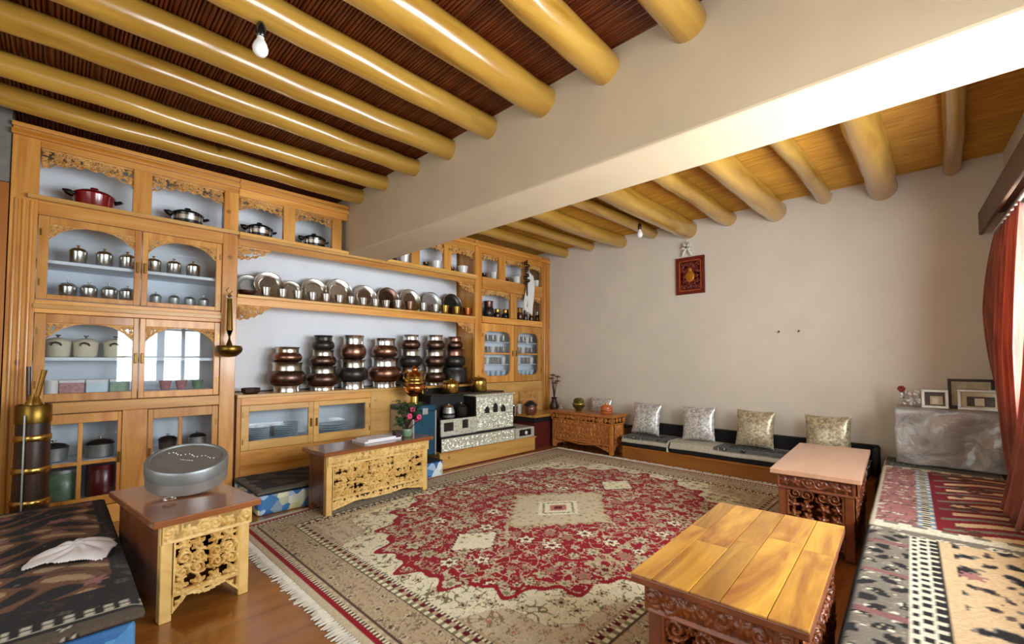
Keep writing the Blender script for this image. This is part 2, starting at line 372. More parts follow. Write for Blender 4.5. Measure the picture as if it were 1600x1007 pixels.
def vines(S, T, k, w, seed):
    v = np.sin(k * S + 1.9 * np.sin(k * .83 * T + seed)) + np.sin(k * 1.07 * T + 1.7 * np.sin(k * .91 * S + seed * 2)); return np.abs(v) < w

def rug_colors(S, T, HX, HY):
    """S,T metres from the middle"""
    red, dred, cream, tan, olive, brown, pink, beige = pal((150, 10, 32), (96, 6, 22), (234, 226, 194), (190, 168, 134), (136, 130, 92), (88, 62, 50), (186, 118, 104), (208, 192, 160))
    C = np.empty(S.shape + (3,), np.float32)
    ex = HX - np.abs(S); ey = HY - np.abs(T); e = np.minimum(ex, ey)
    C[:] = tan; c, r = florals(S, T, .085, 3, .8); C[c == 1] = beige; C[c == 3] = brown; C[(c == 2) & (r > .5)] = olive; C[(c == 2) & (r <= .5)] = brown * .6 + tan * .4; C[vines(S, T, 70, .12, 1)] = brown * .6 + tan * .4
    # field with cream band and red medallion
    fld = e > .36
    C[fld] = beige; c2, r2 = florals(S + .02, T, .10, 11, .85); m = fld & (c2 == 1); C[m] = pal((206, 186, 150))[0]; C[fld & (c2 == 3)] = pink; C[fld & (c2 == 2)] = olive
    C[fld & vines(S, T, 48, .10, 4)] = pal((150, 120, 96))[0]
    ang = np.arctan2(T / 1.03, S / 1.28); q = np.hypot(S / 1.28, T / 1.03)
    sc = 1 + .035 * np.cos(22 * ang) + .02 * np.cos(44 * ang); q2 = np.hypot(S / 1.47, T / 1.24)
    wh = (q2 < 1 + .05 * np.cos(16 * ang)) & (e > .30)
    C[wh] = cream; c3, r3 = florals(S, T, .105, 21, .8, .25, .4); C[wh & (c3 == 2)] = olive * .7; C[wh & (c3 == 1)] = beige; C[wh & (c3 == 3)] = dred; C[wh & vines(S, T, 52, .14, 7)] = olive * .8
    md = q < sc; C[md] = red
    C[md & vines(S, T, 30, .15, 2)] = tan; C[md & vines(S + .3, T, 44, .10, 9)] = beige
    c4, r4 = florals(S, T, .165, 31, .9, .22, .44)
    for lo, hi, col in ((0, .35, cream), (.35, .6, tan), (.6, .8, beige), (.8, 1.01, pink)): k = md & (c4 == 1) & (r4 >= lo) & (r4 < hi); C[k] = col
    C[md & (c4 == 2)] = dred; C[md & (c4 == 3)] = np.where(r4[..., None] > .5, olive, dred)[md & (c4 == 3)]
    c5, r5 = florals(S + .05, T + .03, .09, 41, .55, .2, .36); k = md & (c4 == 0); C[k & (c5 == 1)] = beige; C[k & (c5 == 3)] = dred
    c6, r6 = florals(S - .04, T + .06, .115, 61, .9, .24, .42); k = md & (c4 == 0); C[k & (c6 == 2)] = tan; C[k & (c6 == 1) & (r6 > .45)] = np.array(beige) * .9; C[k & (c6 == 3)] = olive
    rim = md & (q > sc - .05); C[rim & (c5 != 1) & (q > sc - .03)] = red
    # central diamond and pendants
    def diamond(cx, cy, a, b, cols):
        d = np.abs((S - cx) / a) + np.abs((T - cy) / b); d = d * (1 + .05 * np.cos(26 * np.arctan2((T - cy) / b, (S - cx) / a)))
        for lim, col in cols: C[d < lim] = col
        return d < 1
    d = diamond(0, 0, .52, .42, [(1.0, tan), (.93, beige)]); cc, rr = florals(S, T, .06, 51, .7); C[d & (cc == 1)] = pal((186, 170, 120))[0]; C[d & (cc == 3)] = olive
    diamond(0, 0, .22, .18, [(1.0, cream), (.8, olive), (.7, cream), (.42, pink), (.2, dred)])
    for sg in (-1, 1):
        d = diamond(sg * .80, 0, .20, .16, [(1.0, dred), (.9, cream)]); C[d & (cc == 1)] = tan; C[d & (cc == 3)] = olive
    # borders
    def band(a, b, col, col2=None, per=.03):
        m = (e >= a) & (e < b); C[m] = col
        if col2 is not None: along = np.where(ex < ey, T, S); C[m & (np.floor(along / per) % 2 == 0)] = col2
    band(.0, .035, beige); band(.035, .06, red); band(.06, .075, cream, brown, .012); band(.075, .095, beige, tan, .03); band(.095, .105, brown)
    band(.265, .275, brown); band(.275, .30, cream, olive, .022); band(.30, .325, tan, dred, .03); band(.325, .34, cream, brown, .012)
    C *= (0.88 + .24 * hsh(np.floor(S / .008), np.floor(T / .008), 5))[..., None]
    return C
def mat_colors(kind, S, T, W, L):
    """S across the width 0..W (0 = outer long side), T along 0..L"""
    blk, wht, grey, beige, red, blue, rose, tanp, brn, navy = pal((26, 24, 26), (214, 208, 186), (120, 112, 100), (206, 178, 138), (120, 14, 30), (120, 150, 178), (164, 110, 106), (188, 156, 116), (84, 50, 34), (30, 36, 70))
    C = np.empty(S.shape + (3,), np.float32)
    big, rb = florals(S, T, .24, 5, .9, .3, .5); sm, rs_ = florals(S, T, .07, 8, .8)
    e = np.minimum(np.minimum(S, W - S), np.minimum(T, L - T))
    along = np.where((T < S) | (L - T < S) & False, S, T)
    def geo(m, a, b, p): C[m] = a; C[m & (np.floor(T / p) % 2 == 0) & (np.abs(np.sin(PI * T / p)) > .35)] = b
    if kind == 'red':
        C[:] = red; k = big > 0; wv = np.sin(T * 34 + 2 * np.sin(S * 9)); C[(wv > .55) & (S > .3)] = beige; C[(wv < -.8) & (S > .26)] = grey; C[(big == 1) & (S > .3) & (rb > .55)] = brn
        m = S < .17; C[m] = rose; C[m & (sm == 1)] = wht; C[m & (sm == 2)] = brn; C[m & vines(S, T, 60, .25, 3)] = blk * .5 + rose * .5
        geo((S >= .17) & (S < .235), blue, wht, .04); m = (S >= .19) & (S < .215); C[m] = wht; C[m & (np.floor(T / .02) % 2 == 0)] = blk
        C[S < .02] = wht; C[(T < .03) | (T > L - .03)] = wht
        m = (T > .03) & (T < .06) | (T < L - .03) & (T > L - .07); C[m] = grey; C[m & (np.floor(S / .05) % 2 == 0)] = wht
    elif kind == 'beige':
        C[:] = beige; k = (S > .27)
        lf = np.sin(S * 19 + 3 * np.sin(T * 9)) * np.sin(T * 21 + 2.6 * np.sin(S * 15)) + .35 * np.sin(S * 63 + 2 * np.sin(T * 30)) * np.sin(T * 55 + 2 * np.sin(S * 41)); C[k & (lf > .62)] = blk; C[k & (lf > .42) & (lf <= .62)] = grey; C[k & (lf < -.8)] = brn * .6 + grey * .4; C[k & (lf < -1.0)] = blk
        C[k & (big == 3) & (rb > .4)] = rose
        m = S < .14; C[m] = grey; C[m & (np.sin(S * 62 + 1.2 * np.sin(T * 40)) * np.sin(T * 52) > .2)] = blk; C[m & (sm == 3)] = wht; C[m & (sm == 2)] = pal((150, 140, 120))[0]; C[m & (np.abs(np.sin(T * 9)) < .16)] = rose * .6
        m = (S >= .14) & (S < .20); C[m] = wht; ph = (np.floor(T / .028) % 2 == 0); C[m & (((S < .17) & ph) | ((S >= .17) & ~ph)) & (np.abs(S - .17) > .006) & (np.abs(S - .17) < .024)] = blk
        m = (S >= .20) & (S < .235); C[m] = blk; C[m & (np.floor(T / .018) % 3 == 0) & (np.abs(S - .2175) < .011)] = wht
        m = (T > L - .09); C[m] = grey; C[m & (sm > 0)] = wht; C[m & (sm == 3)] = blk
        C[S < .012] = blk; C[T > L - .012] = wht
    elif kind == 'dark':
        C[:] = pal((112, 76, 50))[0]; lf = np.sin(S * 17 + 3 * np.sin(T * 11)) * np.sin(T * 21 + 2.4 * np.sin(S * 14)); C[(lf > .12)] = blk; C[(lf > .0) & (lf <= .12)] = brn; C[(lf < -.66)] = tanp * .8; C[(big == 3)] = rose * .8; C[(sm == 3) & (lf > .3)] = grey * .7
        ee = np.minimum(S, T); along = np.where(S < T, T, S)                     # borders on the front end and the outer long side
        m = (ee < .30) | (e < .05); C[m] = blk; C[m & vines(S, T, 46, .10, 3)] = brn * .6 + blk * .4; C[m & (sm == 1) & (rs_ > .75)] = grey * .45
        m = (ee > .075) & (ee < .135); C[m] = blk; p_ = np.floor(along / .022) % 2 == 0; C[m & p_ & (np.abs(ee - .105) < .024) & (np.abs(ee - .105) > .005)] = wht * .75; C[m & (np.abs(np.abs(ee - .105) - .028) < .0035)] = wht * .6
        m = ee < .05; C[m] = pal((86, 74, 62))[0]; C[m & (sm == 1)] = wht * .7; C[m & (sm == 2)] = blk; C[m & (sm == 3)] = brn
    elif kind == 'slate':
        C[:] = pal((60, 60, 66))[0]; C[(big == 1)] = navy; C[(big == 2)] = grey; C[(big == 3)] = wht * .6
        m = e < .12; C[m] = pal((92, 94, 92))[0]; C[m & (sm == 1)] = blk; C[m & (sm == 3)] = wht * .7; C[m & (sm == 2)] = pal((70, 90, 92))[0]
        C[(e > .12) & (e < .14)] = blk; C[e < .015] = wht * .7
    elif kind == 'night':
        C[:] = blk; lf = np.sin(S * 13 + 3 * np.sin(T * 8)) * np.sin(T * 15 + 2 * np.sin(S * 12)); C[lf > .5] = pal((70, 58, 52))[0]; C[lf < -.75] = pal((96, 84, 74))[0]
        m = e < .05; C[m] = grey * .7; C[m & (sm > 0)] = blk
    C *= (0.86 + .28 * hsh(np.floor(S / .007), np.floor(T / .007), 5))[..., None]
    return C

# ================================================================== the room
YC, XP, YB, XL = 3.94, 4.775, 4.30, -1.20          # cabinet face, picture wall, back wall, left wall
BX0, BX1, BZ = 1.86, 2.24, 2.03                       # beam
CZ = 2.57                                             # reed ceiling
struct(MB().box(XL - .2, XP + .2, -1.3, YB + .2, -0.10, 0.0).build('floor', 'floor_wood'), 'glossy brown wooden floor')
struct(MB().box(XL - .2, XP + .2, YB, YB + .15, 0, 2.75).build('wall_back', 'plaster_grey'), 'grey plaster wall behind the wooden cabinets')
struct(MB().box(XP, XP + .15, -1.0, YB, 0, 2.75).build('wall_right', 'plaster'), 'long plain plaster wall with the small red picture')
m = MB()                                              # left wall with an opening for the added fill window
y0, y1, z0, z1 = FILLWIN
m.box(XL - .15, XL, -1.3, y0, 0, 2.75).box(XL - .15, XL, y1, YB, 0, 2.75).box(XL - .15, XL, y0, y1, 0, z0).box(XL - .15, XL, y0, y1, z1, 2.75)
struct(m.build('wall_left', 'plaster'))
m = MB(); xs = [-6.25]
for a, b, _, _ in WINS: xs += [a, b]
xs.append(0.1)
for i in range(0, len(xs), 2): m.box(xs[i], xs[i + 1], -.18, 0, 0, 2.75)
for a, b, z0, z1 in WINS: m.box(a, b, -.18, 0, 0, z0); m.box(a, b, -.18, 0, z1, 2.75)
w = struct(m.build('wall_window', 'plaster')); w.location = WO; w.rotation_euler = (0, 0, WANG)
def window(n, L, z0, z1, loc, rz, nv=4):
    o = bpy.data.objects.new('window_%d' % n, None); COL.objects.link(o); o.location = loc; o.rotation_euler = (0, 0, rz); struct(o)
    f = MB().box(0, L, -.10, -.04, z0, z0 + .06).box(0, L, -.10, -.04, z1 - .06, z1).box(0, .06, -.10, -.04, z0, z1).box(L - .06, L, -.10, -.04, z0, z1)
    f.build('window_frame', 'window_frame', o)
    for k in range(1, nv): x = L * k / nv; w_ = .045 if k == nv / 2 else .022; MB().box(x - w_, x + w_, -.09, -.05, z0 + .06, z1 - .06).build('mullion', 'window_frame', o)
    for k in (1, 2): z = z0 + (z1 - z0) * k / 3; MB().box(.06, L - .06, -.085, -.055, z - .012, z + .012).build('glazing_bar', 'window_frame', o)
    MB().box(.06, L - .06, -.072, -.068, z0 + .06, z1 - .06).build('pane', 'pane_glass', o)
    MB().box(-.03, L + .03, -.18, .03, z0 - .03, z0).build('window_sill', 'window_frame', o)
for i, (a, b, z0, z1) in enumerate(WINS): window(i + 1, b - a, z0, z1, wpt(a, 0, 0), WANG)
y0, y1, z0, z1 = FILLWIN; window(3, y1 - y0, z0, z1, (XL, y1, 0), -PI / 2)  # assumed window, never in view, enlarged to let in more light
# door left of the cabinet
d = bpy.data.objects.new('door_1', None); COL.objects.link(d); d.location = (-.62, YC, 0); struct(d)
MB().box(-.36, .36, .0, .045, 0, 2.03).build('door_panel', 'door_wood', d, bevel=.004)
MB().box(-.44, -.36, -.02, .06, 0, 2.1).box(.36, .405, -.02, .06, 0, 2.1).box(-.36, .36, -.02, .06, 2.03, 2.1).build('door_frame', 'door_wood', d)
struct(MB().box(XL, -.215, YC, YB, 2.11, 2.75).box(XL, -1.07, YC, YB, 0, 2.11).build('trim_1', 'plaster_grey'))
# beam
struct(MB().box(BX0, BX1, -.9, YB, BZ, 2.70).build('ceiling_beam', 'plaster_beam', bevel=.012), 'deep plastered beam across the ceiling')
# reed ceiling with logs
def reeds(name, x0, x1, mat):
    rs = random.Random(3); xs, zs = [], []; x = x0
    while x < x1:
        w = rs.uniform(.013, .021); dz = rs.uniform(-.004, .004)
        for k in range(5): xs.append(x + w * k / 4.0 * .94); zs.append(CZ + dz + .008 - .008 * math.sin(PI * k / 4))
        x += w
        if rs.random() < .05: x += .008
        zs[-1] = CZ + .02
    xs = np.array(xs); zs = np.array(zs); ys = np.linspace(-.9, YB, 14)
    X, Y = np.meshgrid(xs, ys, indexing='ij'); Z = np.repeat(zs[:, None], 14, 1) + .004 * np.sin(Y * 9 + X * 60)
    return grid_mesh(name, X, Y, Z, mat)
def log(x0, x1, y, r, parent, seed, tilt=0):
    rs = np.random.RandomState(seed); n, k = 22, 18; xx = np.linspace(x0, x1, n); th = np.linspace(0, 2 * PI, k + 1)
    wy = np.cumsum(rs.normal(0, .004, n)); wy -= np.linspace(wy[0], wy[-1], n); wz = np.cumsum(rs.normal(0, .003, n)); wz -= np.linspace(wz[0], wz[-1], n)
    rr = r * (1 + np.cumsum(rs.normal(0, .008, n))); rr = np.clip(rr, r * .9, r * 1.1)[:, None] * (1 + .02 * np.sin(3 * th + rs.uniform(0, 6))[None] + rs.normal(0, .006, (n, k + 1)))
    rr[:, -1] = rr[:, 0]
    X = np.repeat(xx[:, None], k + 1, 1); Y = y + wy[:, None] + tilt * np.linspace(0, 1, n)[:, None] + rr * np.cos(th); Z = CZ + .006 - r + wz[:, None] + rr * np.sin(th)
    o = grid_mesh('log', X, Y, Z, 'log', parent)
    # cut crack along the log
    return o
c1 = struct(MB().box(XL - .1, BX0, -1.0, YB, CZ + .04, CZ + .1).build('ceiling', 'black_matt'), 'ceiling of dark red reeds on round yellow logs')
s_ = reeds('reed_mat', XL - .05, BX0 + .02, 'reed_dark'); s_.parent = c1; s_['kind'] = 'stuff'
for i, (y, r) in enumerate(zip([3.69, 3.28, 2.83, 2.42, 2.01, 1.57, 1.17, .76, .32, -.12, -.55], [.062, .062, .066, .07, .068, .082, .082, .076, .08, .07, .07])):
    log(XL, BX0 + .03, y, r, c1, 20 + i)
c2 = struct(MB().box(BX1, XP + .1, -1.0, YB, CZ + .04, CZ + .1).build('ceiling', 'black_matt'), 'ceiling of straw coloured reeds on round logs beyond the beam')
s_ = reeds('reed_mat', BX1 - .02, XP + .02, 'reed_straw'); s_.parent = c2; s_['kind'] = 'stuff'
for i, (y, r) in enumerate(zip([3.66, 3.24, 2.80, 2.39, 1.98, 1.56, 1.14, .75, .35, -.06], [.064, .056, .076, .056, .098, .072, .098, .06, .092, .05])):
    log(BX1 - .03, XP + .02, y, r, c2, 50 + i)

# ================================================================== wall cabinets
SHZ = {'ledge': 2.055, 'plates': 1.572, 'counter': .79}
def arch(lo_mid, lo_side): return lambda t: lo_mid + (lo_side - lo_mid) * 0 + (lo_mid - lo_side) * 0 + (lo_side + (lo_mid - lo_side) * np.sin(PI * np.clip(t, 0, 1)) ** .55)
def valance(parent, x0, x1, ztop, H, seed, y=YC + .012, mid=None):
    Hm = H * .55 if mid is None else mid
    carved('fretwork', x1 - x0, H, 'carved_gold', parent, (x0, y, ztop - H), 'x-', seed, .042, .014, .0035, .12, lambda t: (H - Hm) * np.abs(np.sin(PI * t)) ** .6 + .006 * np.cos(t * 40), True)
def bracket(parent, x0, x1, ztop, H, seed, left=True, y=YC + .012):
    f = (lambda t: H * np.clip(t, 0, 1) ** 2.0 * .95 + .006 * np.cos(t * 30)) if left else (lambda t: H * np.clip(1 - t, 0, 1) ** 2.0 * .95 + .006 * np.cos(t * 30))
    carved('fretwork', x1 - x0, H, 'carved_gold', parent, (x0, y, ztop - H), 'x-', seed, .045, .014, .0035, .12, f, True, mirror=False)
def door(parent, x0, x1, z0, z1, gx0, gx1, gz0, gz1, seed, handle='r', arched=True, bars=(), mat='pine', rounded=0, y=YC):
    f = MB().box(x0, gx0, y - .012, y + .014, z0, z1).box(gx1, x1, y - .012, y + .014, z0, z1).box(gx0, gx1, y - .0115, y + .0135, z0, gz0).box(gx0, gx1, y - .0115, y + .0135, gz1, z1)
    for kind, p in bars:
        if kind == 'v': f.box(p - .011, p + .011, y - .008, y + .01, gz0, gz1)
        else: f.box(gx0, gx1, y - .0075, y + .0095, p - .011, p + .011)
    if rounded:
        r = rounded
        for cx, cz, sx, sz in ((gx0, gz0, 1, 1), (gx1, gz0, -1, 1), (gx0, gz1, 1, -1), (gx1, gz1, -1, -1)):
            poly = [(cx, cz)] + [(cx + sx * r * (1 - math.cos(t)), cz + sz * r * (1 - math.sin(t))) for t in [PI / 2 * k / 6 for k in range(7)]]
            f.prism(poly, y - .010, y + .012)
    d_ = f.build('door', mat, parent, world=True, bevel=.003)
    MB().box(gx0, gx1, y + .002, y + .005, gz0, gz1).build('pane', 'pane_glass', d_)
    if arched:
        H = min(.11, (gz1 - gz0) * .25)
        carved('fretwork', gx1 - gx0, H, 'carved_gold', d_, (gx0, y + .0, gz1 - H), 'x-', seed, .03, .010, .003, .12, lambda t: H * .96 * np.clip(1 - (np.abs(2 * t - 1)) ** 2.6 * .98, 0, 1))
    hx = (gx1 + x1) / 2 if handle == 'r' else (x0 + gx0) / 2; hz = (z0 + z1) / 2
    MB().box(hx - .006, hx + .006, y - .030, y - .012, hz - .035, hz + .035).build('handle', 'brass_dark', d_, bevel=.004)
    for zz in (z0 + (z1 - z0) * .2, z1 - (z1 - z0) * .2):
        qx = x0 + .012 if handle == 'r' else x1 - .012
        MB().box(qx - .004, qx + .004, y - .016, y - .012, zz - .022, zz + .022).build('hinge', 'brass_dark', d_)
    return d_
# ---- left unit
A = thing('display_cabinet', 'tall pine cabinet with six glazed doors beside the wooden door, left of open shelves', 'cabinet', (.38, 4.1, 0))
def P(mb, name, mat='pine', par=A, bevel=.003): return mb.build(name, mat, par, world=True, bevel=bevel)
P(MB().box(-.21, -.095, YC - .015, YC + .03, 0, 2.48), 'post'); P(MB().box(.872, .972, YC - .015, YC + .03, 0, 2.03), 'post')
for k in range(3): P(MB().tube([(-.185 + k * .032, YC - .016, 0.05), (-.185 + k * .032, YC - .016, 2.02)], .010, 8), 'moulding')
P(MB().box(-.21, -.19, YC + .03, YB - .005, 0, 2.48), 'side_panel'); P(MB().box(.935, .955, YC + .03, YB - .005, 0, 2.03), 'side_panel')
P(MB().box(-.19, .935, YB - .03, YB - .005, .02, 2.48), 'back_panel', 'white_back', bevel=0)
P(MB().box(-.095, .972, YC - .014, YC + .028, 2.36, 2.48), 'top_rail', 'pine_rail'); P(MB().box(-.215, .972, YC - .045, YC - .014, 2.40, 2.43).box(-.215, .972, YC - .035, YC - .014, 2.45, 2.475), 'cornice', 'pine_rail')
P(MB().box(.342, .442, YC - .013, YC + .026, 2.055, 2.36), 'mullion')
P(MB().box(.877, .972, YC - .013, YC + .026, 2.055, 2.36), 'mullion')
P(MB().box(-.14, .972, YC - .05, YC - .016, 2.03, 2.055), 'ledge', 'pine_light'); P(MB().box(-.095, .872, YC - .0135, YC + .0275, 1.945, 2.03), 'rail', 'pine_rail')
P(MB().box(-.095, .872, YC - .0135, YC + .0275, 1.345, 1.425), 'rail', 'pine_rail'); P(MB().box(-.10, .872, YC - .03, YC - .0145, 1.37, 1.40), 'moulding', 'pine_light')
P(MB().box(-.095, .872, YC - .0135, YC + .0275, .725, .795), 'rail', 'pine_rail'); P(MB().box(-.095, .872, YC - .0135, YC + .0275, 0, .12), 'plinth', 'pine_rail')
P(MB().box(.325, .455, YC - .0135, YC + .0275, .12, .725), 'mullion')
for z in (2.03, 1.66, 1.425, 1.055, .825, .395, .15): P(MB().box(-.19, .935, YC + .03, YB - .03, z, z + .02), 'shelf', 'white_back' if z not in (2.03,) else 'pine_light', bevel=0)
valance(A, -.09, .342, 2.36, .14, 1); valance(A, .442, .877, 2.36, .135, 2)
door(A, -.092, .395, 1.43, 1.942, -.045, .36, 1.462, 1.90, 11, 'r'); door(A, .40, .868, 1.43, 1.942, .432, .832, 1.46, 1.90, 12, 'l')
door(A, -.092, .395, .80, 1.342, -.042, .367, .85, 1.288, 13, 'r'); door(A, .40, .868, .80, 1.342, .43, .832, .845, 1.288, 14, 'l')
door(A, -.09, .322, .125, .72, -.022, .303, .185, .66, 15, 'r', False, (('v', .126), ('h', .405))); door(A, .458, .868, .125, .72, .487, .83, .185, .655, 16, 'l', False, (('v', .64),))
# ---- middle open shelves
B = thing('display_shelves', 'wide open pine shelves holding steel plates and stacked copper pots', 'shelf', (2.2, 4.1, 0))
def Q(mb, name, mat='pine', bevel=.003): return P(mb, name, mat, B, bevel)
Q(MB().box(.974, 3.405, YB - .03, YB - .005, .80, 2.03).box(.974, 1.855, YB - .03, YB - .005, 2.03, 2.48).box(2.245, 3.405, YB - .03, YB - .005, 2.03, 2.48), 'back_panel', 'white_back', 0)
Q(MB().box(.974, 1.855, YC - .014, YC + .028, 2.345, 2.48), 'top_rail', 'pine_rail'); Q(MB().box(2.245, 3.405, YC - .014, YC + .028, 2.335, 2.48), 'top_rail', 'pine_rail')
Q(MB().box(.974, 1.855, YC - .045, YC - .014, 2.40, 2.43).box(.974, 1.855, YC - .035, YC - .014, 2.45, 2.475), 'cornice', 'pine_rail'); Q(MB().box(2.245, 3.405, YC - .045, YC - .014, 2.40, 2.43), 'cornice', 'pine_rail')
for a, b in ((1.302, 1.395), (1.712, 1.80), (2.245, 2.30), (2.542, 2.642), (2.958, 3.055)): Q(MB().box(a, b, YC - .013, YC + .026, 2.055, 2.345), 'mullion')
Q(MB().box(.974, 3.405, YC - .05, YC - .016, 2.005, 2.028), 'ledge', 'pine_light'); Q(MB().box(.973, 3.405, YC - .0135, YC + .0275, 1.955, 2.005), 'rail', 'pine_rail')
Q(MB().box(.973, 3.405, YC - .03, YB - .03, 1.548, 1.572), 'shelf', 'pine_light'); Q(MB().box(.973, 3.405, YC - .0135, YC + .0275, 1.49, 1.548), 'rail', 'pine_rail')
Q(MB().box(.974, 1.855, YC + .03, YB - .03, 2.03, 2.055).box(2.245, 3.405, YC + .03, YB - .03, 2.03, 2.055), 'shelf', 'pine_light', 0)
Q(MB().box(.974, 1.855, YC - .05, YC + .03, 2.0285, 2.055).box(2.245, 3.405, YC - .05, YC + .03, 2.0285, 2.055), 'ledge', 'pine_light')
for i, (a, b) in enumerate(((.978, 1.302), (1.395, 1.712), (2.30, 2.542), (2.642, 2.958), (3.055, 3.40))): valance(B, a, b, 2.345, .125, 30 + i)
bracket(B, .975, 1.22, 1.955, .11, 41); bracket(B, 3.15, 3.405, 1.955, .11, 42, False); bracket(B, .975, 1.22, 1.49, .12, 43); bracket(B, 3.15, 3.405, 1.49, .12, 44, False)
# ---- right unit
R_ = thing('display_cabinet', 'tall pine cabinet with two rounded glass doors in the corner by plaster wall', 'cabinet', (4.1, 4.1, 0))
def T_(mb, name, mat='pine', bevel=.003): return P(mb, name, mat, R_, bevel)
T_(MB().box(3.41, 3.512, YC - .015, YC + .03, 0, 2.48), 'post'); T_(MB().box(4.60, 4.772, YC - .015, YC + .03, 0, 2.48), 'post')
for k in range(2): T_(MB().tube([(4.65 + k * .05, YC - .016, 0.5), (4.65 + k * .05, YC - .016, 2.4)], .012, 8), 'moulding')
T_(MB().box(3.43, 3.45, YC + .03, YB - .005, 0, 2.48), 'side_panel'); T_(MB().box(4.745, 4.77, YC + .03, YB - .005, 0, 2.48), 'side_panel')
T_(MB().box(3.45, 4.745, YB - .03, YB - .005, .02, 2.48), 'back_panel', 'white_back', 0)
T_(MB().box(3.512, 4.60, YC - .014, YC + .028, 2.335, 2.48), 'top_rail', 'pine_rail'); T_(MB().box(3.41, 4.772, YC - .045, YC - .0155, 2.40, 2.43), 'cornice', 'pine_rail')
T_(MB().box(3.80, 3.91, YC - .013, YC + .026, 2.055, 2.335), 'mullion'); T_(MB().box(4.232, 4.30, YC - .013, YC + .026, 2.055, 2.335), 'mullion')
T_(MB().box(3.512, 4.60, YC - .03, YC + .028, 1.915, 2.055), 'rail', 'pine_rail'); T_(MB().box(4.005, 4.118, YC - .013, YC + .026, 1.59, 1.915), 'mullion')
T_(MB().box(3.512, 4.60, YC - .03, YC + .028, 1.51, 1.585), 'rail', 'pine_rail'); T_(MB().box(3.512, 4.60, YC - .0135, YC + .0275, .30, .79), 'lower_panel', 'pine_light')
for z in (2.035, 1.565): T_(MB().box(3.45, 4.745, YC + .03, YB - .03, z, z + .02), 'shelf', 'pine_light', 0)
T_(MB().box(3.45, 4.745, YC + .16, YC + .18, .80, 1.56), 'back_panel', 'white_back', 0)
for z in (1.283, 1.14, 1.008, .868): T_(MB().box(3.45, 4.745, YC + .03, YC + .16, z, z + .007), 'shelf', 'white_back', 0)
for i, (a, b) in enumerate(((3.514, 3.80), (3.91, 4.232), (4.30, 4.598))): valance(R_, a, b, 2.335, .10, 60 + i)
valance(R_, 3.514, 4.003, 1.915, .10, 64); valance(R_, 4.12, 4.598, 1.915, .10, 65)
door(R_, 3.515, 4.062, .795, 1.505, 3.558, 4.003, .875, 1.412, 66, 'r', False, (('h', 1.145),), rounded=.09); door(R_, 4.068, 4.597, .795, 1.505, 4.131, 4.531, .875, 1.416, 67, 'l', False, (('h', 1.145),), rounded=.09)
carved('carved_panel', .36, .30, 'carved_gold', R_, (4.14, YC - .016, .37), 'x-', 68, .07, .014, .005, 0, None, True, .02)
# ---- low cupboard under the pots
K = thing('low_cupboard', 'low pine cupboard with two glass windows under the stacked pots', 'cupboard', (1.74, 4.1, 0))
def L_(mb, name, mat='pine_rail', bevel=.003): return P(mb, name, mat, K, bevel)
L_(MB().box(.99, 3.408, YC - .02, YB - .03, .765, .79), 'worktop', 'pine_light')
L_(MB().box(.99, 1.02, YC - .012, YC + .03, 0, .765), 'post', 'pine'); L_(MB().box(2.108, 2.55, YC - .012, YC + .016, 0, .765), 'front_panel', 'pine_light')
L_(MB().box(1.02, 2.108, YC - .011, YC + .015, .705, .765), 'rail'); L_(MB().box(1.02, 2.108, YC - .011, YC + .015, .0, .35), 'rail')
L_(MB().box(.974, .9895, YC + .01, YC + .3, 0, .765), 'side_panel', 'dark_red_gap'); L_(MB().box(.99, 3.40, YB - .03, YB - .005, 0, .765), 'back_panel', 'white_back', 0)
L_(MB().box(.99, 2.55, YC + .03, YB - .03, .385, .40), 'shelf', 'white_back', 0); L_(MB().box(2.55, 3.405, YC + .02, YC + .04, 0, .765), 'front_panel', 'black_matt', 0)
door(K, 1.022, 1.574, .352, .703, 1.077, 1.532, .422, .655, 70, 'r', False, mat='pine_light'); door(K, 1.576, 2.106, .352, .703, 1.622, 2.054, .422, .662, 71, 'l', False, mat='pine_light')

# ================================================================== vessels
def pot_prof(r, h): return [(.62 * r, 0), (.90 * r, .10 * h), (1.0 * r, .28 * h), (.98 * r, .44 * h), (.88 * r, .57 * h), (.77 * r, .64 * h)]
def degchi(label, r, h, loc, body='copper', rim='tin_plate', group=None, name='cooking_pot'):
    t = thing(name, label, 'pot', loc, random.uniform(0, 6), group)
    MB().lathe(pot_prof(r, h), n=24).build('body', body, t, True)
    MB().lathe([(.77 * r, .64 * h), (.75 * r, .82 * h), (.78 * r, .93 * h), (.85 * r, h), (.81 * r, h), (.71 * r, .82 * h), (.71 * r, .66 * h), (.0001, .66 * h)], n=24, cap=False).build('rim', rim, t, True)
    return t
def lidded(label, r, h, loc, body, lid, knob, group=None, handles=None, name='casserole', rz=0, cat='pot'):
    t = thing(name, label, cat, loc, rz, group)
    MB().lathe([(.80 * r, 0), (.93 * r, .05 * h), (r, .60 * h), (1.02 * r, .64 * h)], n=24).build('body', body, t, True)
    MB().lathe([(1.04 * r, .64 * h), (1.02 * r, .68 * h), (.75 * r, .80 * h), (.3 * r, .86 * h), (.0001, .87 * h)], n=24).build('lid', lid, t, True)
    MB().lathe([(.08 * r, .86 * h), (.08 * r, .92 * h), (.20 * r, .94 * h), (.20 * r, .99 * h), (.0001, h)], n=12).build('knob', knob, t, True)
    if handles:
        for s in (-1, 1):
            MB().tube([(s * r * .95, -.35 * r, .52 * h), (s * r * 1.25, -.28 * r, .60 * h), (s * r * 1.42, 0, .64 * h), (s * r * 1.25, .28 * r, .60 * h), (s * r * .95, .35 * r, .52 * h)], .085 * r, 8).build('handle', handles, t, True)
    return t
